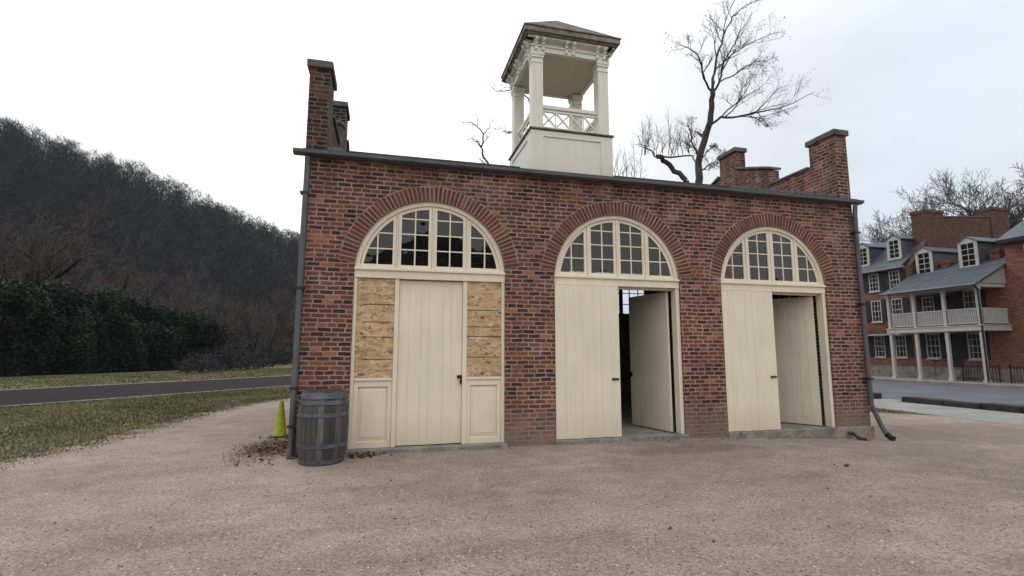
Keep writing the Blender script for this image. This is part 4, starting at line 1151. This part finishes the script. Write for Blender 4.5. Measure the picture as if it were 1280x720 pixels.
L2([(1232, 520), (1245, 400), (1230, 300), (1180, 235), (1125, 212), (1060, 216), (1020, 190), (968, 168)], .07, .012, 1, dy=-.5)
L2([(1150, 222), (1100, 196), (1060, 192), (1030, 182)], .025, .01, 2)
put_tree('bare_tree', 'bare tree with only a few boughs showing left of the white cupola', None, tuple(b2), it)

# generic bare trees -------------------------------------------------
def make_proto(seed, Hh, r, spread=.75, fork=.35, maxlev=4, kids=(6, 6, 5, 3), up=.10, rm=.012):
    rd = random.Random(seed); out = []
    P = [Vector((0, 0, -.2))]; Rr = [r*1.25]; n = 7; cur = Vector((0, 0, 0)); dd = Vector((rd.gauss(0, .06), rd.gauss(0, .06), 1))
    for k in range(n):
        P.append(cur.copy()); Rr.append(r*(1-.8*k/n)); dd = (dd+Vector((rd.gauss(0, .09), rd.gauss(0, .09), .1))).normalized(); cur = cur+dd*(Hh*.72/n)
    out.append((P, Rr, 0))
    spawn(out, rd, P, Rr, Hh*.8, 0, maxlev, up, kids, .15, spread, f0=fork, lenf=(.35, .55))
    return [(p, [max(x, rm) for x in q], l) for p, q, l in out]
def proto_tree(name, label, group, items, mats, loc, rot, sc_):
    t = thing(name, label, 'tree', (0, 0, 0), group)
    a = MB(); b = MB(); tube_list(a, [i for i in items if i[2] <= 1], 6); tube_list(b, [i for i in items if i[2] > 1])
    a.build('trunk', mats[0], t, smooth=True); b.build('crown', mats[1], t)
    t.location = loc; t.rotation_euler.z = rot; t.scale = (sc_,)*3
    return t
def dup(src, loc, rot, sc_, label=None, group=None):
    r = src.copy(); COL.objects.link(r); r.location = loc; r.rotation_euler.z = rot; r.scale = (sc_,)*3
    if label: r['label'] = label
    if group: r['group'] = group
    for ch in src.children:
        c = ch.copy(); COL.objects.link(c); c.parent = r
    return r
def place_px(px, dist):
    az = .249+math.atan((px-640)/628.2); return (CAMX+dist*math.sin(az), CAMY+dist*math.cos(az))
GM = 'bare trees between the hedge and the wooded hill'
protos = [make_proto(21, 13, .42, rm=.016), make_proto(22, 11, .30, .9, .25, rm=.016), make_proto(23, 15, .46, .65, .3, rm=.016), make_proto(24, 9, .15, .8, .15, rm=.02)]
mids = [(-60, 62, 0, 1.25), (42, 60, 2, 1.15), (80, 62, 1, 1.45), (58, 66, 0, 1.3), (112, 68, 2, 1.0), (140, 62, 0, .95), (165, 57, 1, 1.05), (190, 75, 3, 1.4), (215, 70, 2, .85), (238, 82, 0, 1.0), (262, 78, 1, 1.1), (285, 88, 2, .85), (300, 95, 0, 1.0), (322, 80, 1, .95), (338, 70, 3, 1.25), (350, 100, 2, .8), (10, 60, 1, 1.3), (95, 75, 2, 1.05), (182, 95, 2, 1.05), (250, 105, 0, 1.15), (310, 115, 1, 1.4), (-20, 70, 2, 1.1), (125, 88, 0, 1.15), (68, 90, 1, 1.5), (150, 110, 2, 1.1), (30, 100, 0, 1.4), (275, 125, 2, 1.1), (345, 130, 0, 1.2), (375, 90, 1, 1.0), (205, 118, 1, 1.5), (228, 60, 3, 1.0), (330, 62, 3, .8)]
src = {}
for px, dist, k, s in mids:
    loc = (*place_px(px, dist), -.1); rot = rnd.uniform(0, 6.28)
    zone = 'tall dark trunked bare tree rising right behind the evergreen hedge' if px < 120 and dist < 68 else ('bare brown tree on the low ground right of the evergreen hedge' if px > 200 else 'bare brown tree behind the evergreen hedge, before the wooded hill')
    if k not in src:
        src[k] = proto_tree('bare_tree', zone, GM, protos[k], ('bark_brown', 'twig_brown'), loc, rot, s)
    else: dup(src[k], loc, rot, s, zone, GM)
# brush thicket masses in front of the hill (no single stem can be told apart)
def ribbons(centers, heights, radii, per, w, mat, name, label, cat, tone0=0, tone1=1, vert=.9):
    n = len(centers)
    c = np.repeat(centers, per, 0); h = np.repeat(heights, per); r = np.repeat(radii, per); m = n*per
    a = rng.uniform(0, 6.28, m); rr = r*np.sqrt(rng.random(m)); z = rng.random(m)**.8
    prof = np.sin(np.clip(z*.85+.12, 0, 1)*math.pi)**.7
    base = c+np.stack([np.cos(a)*rr*prof, np.sin(a)*rr*prof, z*h], 1)
    b = rng.uniform(0, 6.28, m); L = h*rng.uniform(.10, .26, m)
    dirv = np.stack([np.cos(b)*.6, np.sin(b)*.6, rng.uniform(.2, 1.3, m)*vert], 1); dirv /= np.linalg.norm(dirv, axis=1)[:, None]
    side = np.cross(dirv, np.array([.3, .95, .1])); side /= np.linalg.norm(side, axis=1)[:, None]
    ww = (w*rng.uniform(.6, 1.4, m))[:, None]
    V = np.stack([base-side*ww, base+side*ww, base+dirv*L[:, None]+side*ww*.3, base+dirv*L[:, None]-side*ww*.3], 1).reshape(-1, 3)
    t = np.repeat(rng.random(n), per)*.6+rng.random(m)*.4
    return V, t
# ------------------------------------------------------------------ hill
crest_px = [(-500, 60), (-250, 95), (0, 152), (130, 197), (250, 247), (370, 297), (500, 345), (620, 382), (760, 408), (900, 425), (1300, 432), (1600, 432)]
cp_x = np.array([p[0] for p in crest_px], float); cp_y = np.array([p[1] for p in crest_px], float)
def crest_h(px, dist):
    # elevation angle of the crest -> height at that distance
    pi, f = .127, 628.2; py = np.interp(px, cp_x, cp_y)
    up = (360-py)/f; az = np.arctan((px-640)/f)
    el = (math.sin(pi)+up*math.cos(pi))/np.sqrt((math.cos(pi)-up*math.sin(pi))**2+((px-640)/f)**2)
    return 1.446+el*dist
pxs = np.concatenate([[-6000, -3500, -2300, -1600, -1200, -900, -700, -600], np.linspace(-500, 700, 90), np.linspace(720, 1600, 20)])
ts = np.linspace(0, 1, 36)
V = []; 
def hill_pt(px, t):
    D0, D1 = 125, 260
    dist = D0+(D1-D0)*min(t, 1)+(max(t, 1)-1)*120
    hh = crest_h(max(px, -250), D1)-9
    prof = min(t, 1)**1.08 if t <= 1 else 1-.4*(t-1)
    z = -.4+hh*prof + (2.2*math.sin(px*.031+t*9)+1.6*math.sin(px*.083-t*17))*prof*(1-min(t, 1)*.75)
    az = .249+math.atan((px-640)/628.2); return (CAMX+dist*math.sin(az), CAMY+dist*math.cos(az), z)
tt = list(ts)+[1.3, 2.0]
for p in pxs:
    for t in tt: V.append(hill_pt(p, t))
nt = len(tt); F = [(i*nt+j, (i+1)*nt+j, (i+1)*nt+j+1, i*nt+j+1) for i in range(len(pxs)-1) for j in range(nt-1)]
F = np.array(F); hill = fastmesh('hill', np.array(V), F, np.full(len(F), .3), 'hillsoil', 'structure')
hill.data.polygons.foreach_set('use_smooth', [True]*len(F))
# wood on the hill
N = 5200
pp = np.concatenate([rng.uniform(-180, 520, 3600), -180-rng.random(N-3600)**1.6*1100]); t = np.clip(rng.random(N)**.75*1.02, .0, 1.04)
C3 = np.array([hill_pt(a, b) for a, b in zip(pp, t)])
hh = rng.uniform(7, 12, N)
V, tn = ribbons(C3, hh, hh*.34, 85, .06, 'woods', '', '', '')
# stems
b0 = C3; a = rng.normal(0, .5, (N, 2)); topp = C3+np.concatenate([a, (hh*.75)[:, None]], 1); sd = np.array([.97, -.25, 0])
Vs = np.stack([b0-sd*.20, b0+sd*.20, topp+sd*.07, topp-sd*.07], 1).reshape(-1, 3)
VV = np.concatenate([V, Vs]); TT = np.concatenate([tn, np.zeros(N)])
wood = fastmesh('woods', VV, np.arange(len(VV)).reshape(-1, 4), TT, 'woods', 'stuff'); tag(wood, 'leafless grey brown woods covering the steep hill at left', 'woods')
unseen_ridge = []  # unseen ridge added behind the camera, shaped for dark reflections in the panes
for i in range(81):
    x_ = -400+i*10
    for j, (yy, k) in enumerate(((-120, 0), (-160, .45), (-210, .85), (-240, 1), (-290, .9))):
        unseen_ridge.append((x_, yy, -.4+k*(40+13*math.sin(x_*.021+1)+7*math.sin(x_*.063)+3*math.sin(x_*.21+j))))
F = np.array([(i*5+j, (i+1)*5+j, (i+1)*5+j+1, i*5+j+1) for i in range(80) for j in range(4)])
fastmesh('hill', np.array(unseen_ridge), F, np.full(len(F), .3), 'hillsoil', 'structure').data.polygons.foreach_set('use_smooth', [True]*len(F))
# brown brush at the foot
N = 420
pp = rng.uniform(-150, 420, N); dd_ = rng.uniform(84, 122, N)
C3 = np.array([(*place_px(a, b), -.2) for a, b in zip(pp, dd_)]); hh = rng.uniform(2.5, 7.5, N)*(.55+dd_/170)
V, tn = ribbons(C3, hh, hh*.45, 150, .035, '', '', '', '')
o = fastmesh('brush', V, np.arange(len(V)).reshape(-1, 4), np.clip(tn*.6+.45, 0, 1), 'woods', 'stuff'); tag(o, 'brown leafless brush at the foot of the wooded hill', 'brush')
# rock outcrop on the hill
from mathutils import noise as mnoise
rk = MB(); n = 14
def rockmesh(mb, c, s, seed):
    u, v = 14, 9; V = []
    for i in range(v+1):
        for j in range(u):
            th_ = math.pi*i/v; phi = 2*math.pi*j/u; p = Vector((math.sin(th_)*math.cos(phi), math.sin(th_)*math.sin(phi), math.cos(th_)))
            k = 1+.55*mnoise.noise(p*1.9+Vector((seed*3.1, 0, 0)))+.25*mnoise.noise(p*5+Vector((0, seed, 0)))
            V.append((c[0]+p.x*s[0]*k, c[1]+p.y*s[1]*k, c[2]+p.z*s[2]*k))
    mb.add(V, [(i*u+j, i*u+(j+1) % u, (i+1)*u+(j+1) % u, (i+1)*u+j) for i in range(v) for j in range(u)])
for k in range(16):
    c = hill_pt(185+k*6+rnd.uniform(-6, 6), .52+rnd.uniform(-.07, .05)-.004*k); rockmesh(rk, c, (rnd.uniform(2, 5), rnd.uniform(2, 4), rnd.uniform(2, 5)), k)
tag(rk.build('rock_outcrop', 'rock', loc=hill_pt(230, .5)), 'grey rock outcrop showing among the woods on the hill', 'rock')

# ------------------------------------------------------------------ evergreen hedge
hd = thing('hedge', 'big dark evergreen hedge beyond the lane at left', 'hedge', (-19, 40, -.1))
hp = [(-37, 16), (-30, 23), (-23.6, 32), (-19.5, 39), (-15.6, 46), (-14.2, 49.5)]
hh_ = [6.6, 6.4, 6.0, 6.0, 4.8, 2.6]
segL = [0]
for a, b in zip(hp[:-1], hp[1:]): segL.append(segL[-1]+math.dist(a, b))
def hedge_at(s):
    x = np.interp(s, segL, [p[0] for p in hp]); y = np.interp(s, segL, [p[1] for p in hp]); h = np.interp(s, segL, hh_); return x, y, h
def hnoise(s, th_): return mnoise.noise(Vector((s*.45, th_*1.6, 0)))*1.2+mnoise.noise(Vector((s*1.1, th_*3.2, 7)))*.75+mnoise.noise(Vector((s*3.1, th_*8, 3)))*.25
tl = segL[-1]; V = []; ns_, nth = 90, 14
cores = []
n2 = Vector((.83, -.55)).normalized()  # towards the lane
def hsurf(s, th_, k=1.):
    x, y, h = hedge_at(s); w = 1.9+.1*h; r = 1+hnoise(s, th_)*.30
    endf = min(1, max(.05, (tl-s)/2.2))**.5
    a = math.cos(th_)*w*r*k*endf; z = max(0, math.sin(th_))**.75*h*(1+hnoise(s, th_)*.13)*k*(.35+.65*endf)
    return (x+n2.x*a, y+n2.y*a, -.1+z)
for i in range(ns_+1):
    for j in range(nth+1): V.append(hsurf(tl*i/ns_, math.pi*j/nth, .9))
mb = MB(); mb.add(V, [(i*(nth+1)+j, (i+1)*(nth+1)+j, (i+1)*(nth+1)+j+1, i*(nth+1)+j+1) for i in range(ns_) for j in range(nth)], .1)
mb.build('stems', 'evercore', hd)  # hull inside the leaves, coloured near black for the inner shade
NL = 95000
S = rng.uniform(0, tl, NL); TH = rng.uniform(.0, 2.7, NL)
Vl = np.zeros((NL, 4, 3)); tones = np.zeros(NL)
base_ = Vector(hd.location)
for i in range(NL):
    k = 1-.10*random.random()**1.5+.04*random.random(); p = hsurf(S[i], TH[i], k)
    nn = hnoise(S[i], TH[i])
    Vl[i] = (p[0]-base_.x, p[1]-base_.y, p[2]-base_.z); tones[i] = .22+random.gauss(0, .13)+(.30*nn)+.5*max(0, math.sin(TH[i])-.7)*3.3*(.2+.8*random.random())  # yellowish tips, their lightness also standing in for light on top and lumps
u = rng.normal(0, 1, (NL, 3)); u /= np.linalg.norm(u, axis=1)[:, None]; v = np.cross(u, rng.normal(0, 1, (NL, 3))); v /= np.linalg.norm(v, axis=1)[:, None]
sz = rng.uniform(.05, .13, NL)[:, None]
Vl[:, 0] -= u*sz; Vl[:, 1] += v*sz*.6; Vl[:, 2] += u*sz; Vl[:, 3] -= v*sz*.6
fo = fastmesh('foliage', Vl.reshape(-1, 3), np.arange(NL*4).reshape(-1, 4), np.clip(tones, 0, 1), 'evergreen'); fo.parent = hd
# low shrubs at the end of the hedge and by the building
def shrub(px, dist, h, w, label, n=5000, mat='evergreen', tone=(.1, .6), sz=(.04, .1)):
    x, y = place_px(px, dist); t_ = thing('shrub', label, 'shrub', (x, y, -.1), 'shrubs beyond the lane')
    th_ = rng.uniform(0, 6.28, n); ph2 = np.arccos(rng.uniform(0, 1, n)); r = rng.random(n)**.3
    ii = np.arange(n); lump = np.array([1+.5*mnoise.noise(Vector((math.cos(a)*1.4+px, math.sin(a)*1.4, b*2))) for a, b in zip(th_, ph2)])
    P = np.stack([np.cos(th_)*np.sin(ph2)*w*r*lump, np.sin(th_)*np.sin(ph2)*w*r*lump, np.cos(ph2)*h*r*lump+.1], 1)
    u = rng.normal(0, 1, (n, 3)); u /= np.linalg.norm(u, axis=1)[:, None]; v = np.cross(u, rng.normal(0, 1, (n, 3))); v /= np.linalg.norm(v, axis=1)[:, None]
    s = rng.uniform(*sz, n)[:, None]; V = np.stack([P-u*s, P+v*s*.6, P+u*s, P-v*s*.6], 1).reshape(-1, 3)
    f_ = fastmesh('foliage', V, np.arange(4*n).reshape(-1, 4), rng.uniform(*tone, n), mat); f_.parent = t_
    m = MB(); 
    for k in range(7):
        a = rnd.uniform(0, 6.28); m.tube([(0, 0, 0), (math.cos(a)*w*.3, math.sin(a)*w*.3, h*.5), (math.cos(a)*w*.6, math.sin(a)*w*.6, h*.85)], [.05, .03, .01], 4)
    s_ = m.build('stems', 'bark_brown'); s_.parent = t_
shrub(345, 66, 2.3, 2.6, 'dark evergreen shrub beside the left edge of the brick building')
shrub(362, 72, 2.5, 2.6, 'evergreen shrub half hidden by the brick building corner')
shrub(292, 50, 2.2, 2.2, 'low brown leafless bush just right of the hedge end', 2600, 'woods', (.1, .8), (.02, .12))
shrub(312, 53, 1.7, 2.4, 'low tangled brown bush between hedge end and brick building', 2600, 'woods', (.1, .8), (.02, .12))
shrub(255, 45, 1.5, 1.6, 'small brown bush at the foot of the hedge end', 1800, 'woods', (.2, .9), (.02, .1))

# ------------------------------------------------------------------ trees behind the houses
GH = 'bare trees behind the brick houses'
hprot = [make_proto(31, 13, .28, .85, .3, 4, (10, 8, 7, 5), rm=.010), make_proto(32, 12, .24, .95, .25, 4, (8, 8, 6, 5), rm=.011)]
s0 = proto_tree('bare_tree', 'bare spreading tree directly behind the blank end wall and its twin chimneys', GH, hprot[0], ('bark', 'twig'), (*place_px(1210, 62), 0), .4, 1.42)
s1 = proto_tree('bare_tree', 'bare tree left of the twin chimneys, above the slate roof', GH, hprot[1], ('bark', 'twig'), (*place_px(1160, 60), 0), 1.4, .95)
dup(s1, (*place_px(1088, 66), 0), 2.2, .75, 'small bare tree against the sky beside the fire house downspout', GH)
dup(s0, (*place_px(1246, 66), 0), 3.0, 1.35, 'bare tree behind the right hand chimney of the end wall', GH)
dup(s1, (*place_px(1108, 78), 0), 4.0, .85, 'distant bare tree low over the farthest slate roof', GH)
dup(s0, (*place_px(1290, 62), 0), 5.0, 1.3, 'dense bare tree at the right edge above the slate roofs', GH)
dup(s1, (*place_px(1272, 58), 0), 0.7, 1.25, 'bare tree filling the gap right of the end wall', GH)
dup(s0, (*place_px(1186, 60), 0), 1.9, 1.22, 'bare crown rising over the left chimney of the end wall', GH)
dup(s0, (*place_px(1232, 64), 0), 5.6, 1.38, 'bare crown rising over the low coping between the twin chimneys', GH)
dup(s1, (*place_px(1264, 68), 3), 2.9, 1.6, 'dark dense bare tree on the rise right of the twin chimneys', GH)
dup(s0, (*place_px(1284, 66), 3), .9, 1.45, 'dark bare tree cut by the right edge of the photo', GH)
# wooded rise behind houses
N = 420; C3 = np.stack([rng.uniform(58, 90, N), rng.uniform(-10, 42, N), np.zeros(N)], 1); C3[:, 2] = (C3[:, 0]-58)*.42*np.clip((46-C3[:, 1])/30, 0, 1); hh = rng.uniform(8, 12, N)
V, tn = ribbons(C3, hh, hh*.35, 130, .06, '', '', '', '')
o = fastmesh('woods', V, np.arange(len(V)).reshape(-1, 4), tn, 'woods', 'stuff'); tag(o, 'leafless woods on the rise behind the brick houses', 'woods')
m = MB(); m.add([(56, -40, -.4), (56, 46, -.4), (100, 46, -.3), (100, 16, 17), (100, -40, 17)], [(0, 1, 2), (0, 2, 3), (0, 3, 4)]); o = m.build('hillside', 'hillsoil'); o['kind'] = 'structure'

# ------------------------------------------------------------------ air
m_, t_ = newmat('thin_air')
hv = MB(); hv.box(-620, 620, -320, 720, -1.4, 190); hz = hv.build('haze', m_); hz['kind'] = 'stuff'; tag(hz, 'thin pale winter haze in the air over the whole place', 'haze')
pv_ = t_.add('ShaderNodeVolumePrincipled', {'Color': (.70, .84, 1., 1), 'Density': HAZE, 'Anisotropy': .2}); ov2 = t_.add('ShaderNodeOutputMaterial'); t_.l.new(pv_.outputs[0], ov2.inputs['Volume'])

# ------------------------------------------------------------------ world, sun, camera
w = bpy.data.worlds.new('World'); sc.world = w; w.use_nodes = True
t = NT(w)
SUN_EL, SUN_AZ = 42, -28     # azimuth clockwise from +Y
sky = t.add('ShaderNodeTexSky', sky_type='NISHITA', sun_disc=False, sun_elevation=R(SUN_EL), sun_rotation=R(SUN_AZ), air_density=1., dust_density=3., ozone_density=1.)
tc = t.add('ShaderNodeTexCoord').outputs['Generated']
nv = t.add('ShaderNodeVectorMath', {0: tc}, operation='NORMALIZE').outputs[0]
def dirv(el, az): return (math.cos(R(el))*math.sin(R(az)), math.cos(R(el))*math.cos(R(az)), math.sin(R(el)))
glow = t.add('ShaderNodeVectorMath', {0: nv, 1: dirv(28, -4)}, operation='DOT_PRODUCT').outputs['Value']
z = t.add('ShaderNodeSeparateXYZ', {0: nv}).outputs['Z']
cl = t.noise(t.add('ShaderNodeMapping', {'Vector': nv, 'Scale': (1, 1, 2.6)}).outputs[0], 2.1, 6, .55)
ST = .12
cbase = t.ramp(glow, [(0., (9.4, 9.15, 8.8)), (.30, (6.6, 6.9, 7.2)), (.60, (6.5, 7.1, 7.7)), (.80, (7.2, 7.5, 7.8)), (.92, (9.2, 9.2, 9.2)), (1., (11.5, 11.4, 11.3))])
ov_ = t.ramp(z, [(0., 1.0), (.45, 1.12), (1., 2.05)])
cc = t.mix(1, cbase, ov_, 'MULTIPLY'); cc = t.mix(1, cc, t.ramp(cl, [(.3, .90), (.7, 1.09)]), 'MULTIPLY')
fin = t.mix(.93, sky.outputs[0], cc)
bg = t.add('ShaderNodeBackground', {'Color': fin, 'Strength': ST}); ow = t.add('ShaderNodeOutputWorld'); t.l.new(bg.outputs[0], ow.inputs[0])
sl = bpy.data.lights.new('sun', 'SUN'); sl.energy = .9; sl.angle = R(28); sl.color = (1, .95, .88)
so = bpy.data.objects.new('sun', sl); COL.objects.link(so)
dv = Vector(dirv(SUN_EL, SUN_AZ)); so.rotation_euler = dv.to_track_quat('Z', 'Y').to_euler(); so.location = (0, 0, 30)

cam = bpy.data.cameras.new('camera'); co = bpy.data.objects.new('camera', cam); COL.objects.link(co); sc.camera = co
cam.sensor_width = 36; cam.lens = 628.2/1280*36; cam.clip_end = 2000; cam.clip_start = .05
co.location = (1.301, -8.249, 1.446)
F = Vector((math.sin(.249)*math.cos(.127), math.cos(.249)*math.cos(.127), math.sin(.127)))
co.rotation_euler = F.to_track_quat('-Z', 'Y').to_euler()
sc.view_settings.view_transform = 'Standard'; sc.view_settings.look = 'None'; sc.view_settings.exposure = 0; sc.view_settings.gamma = 1
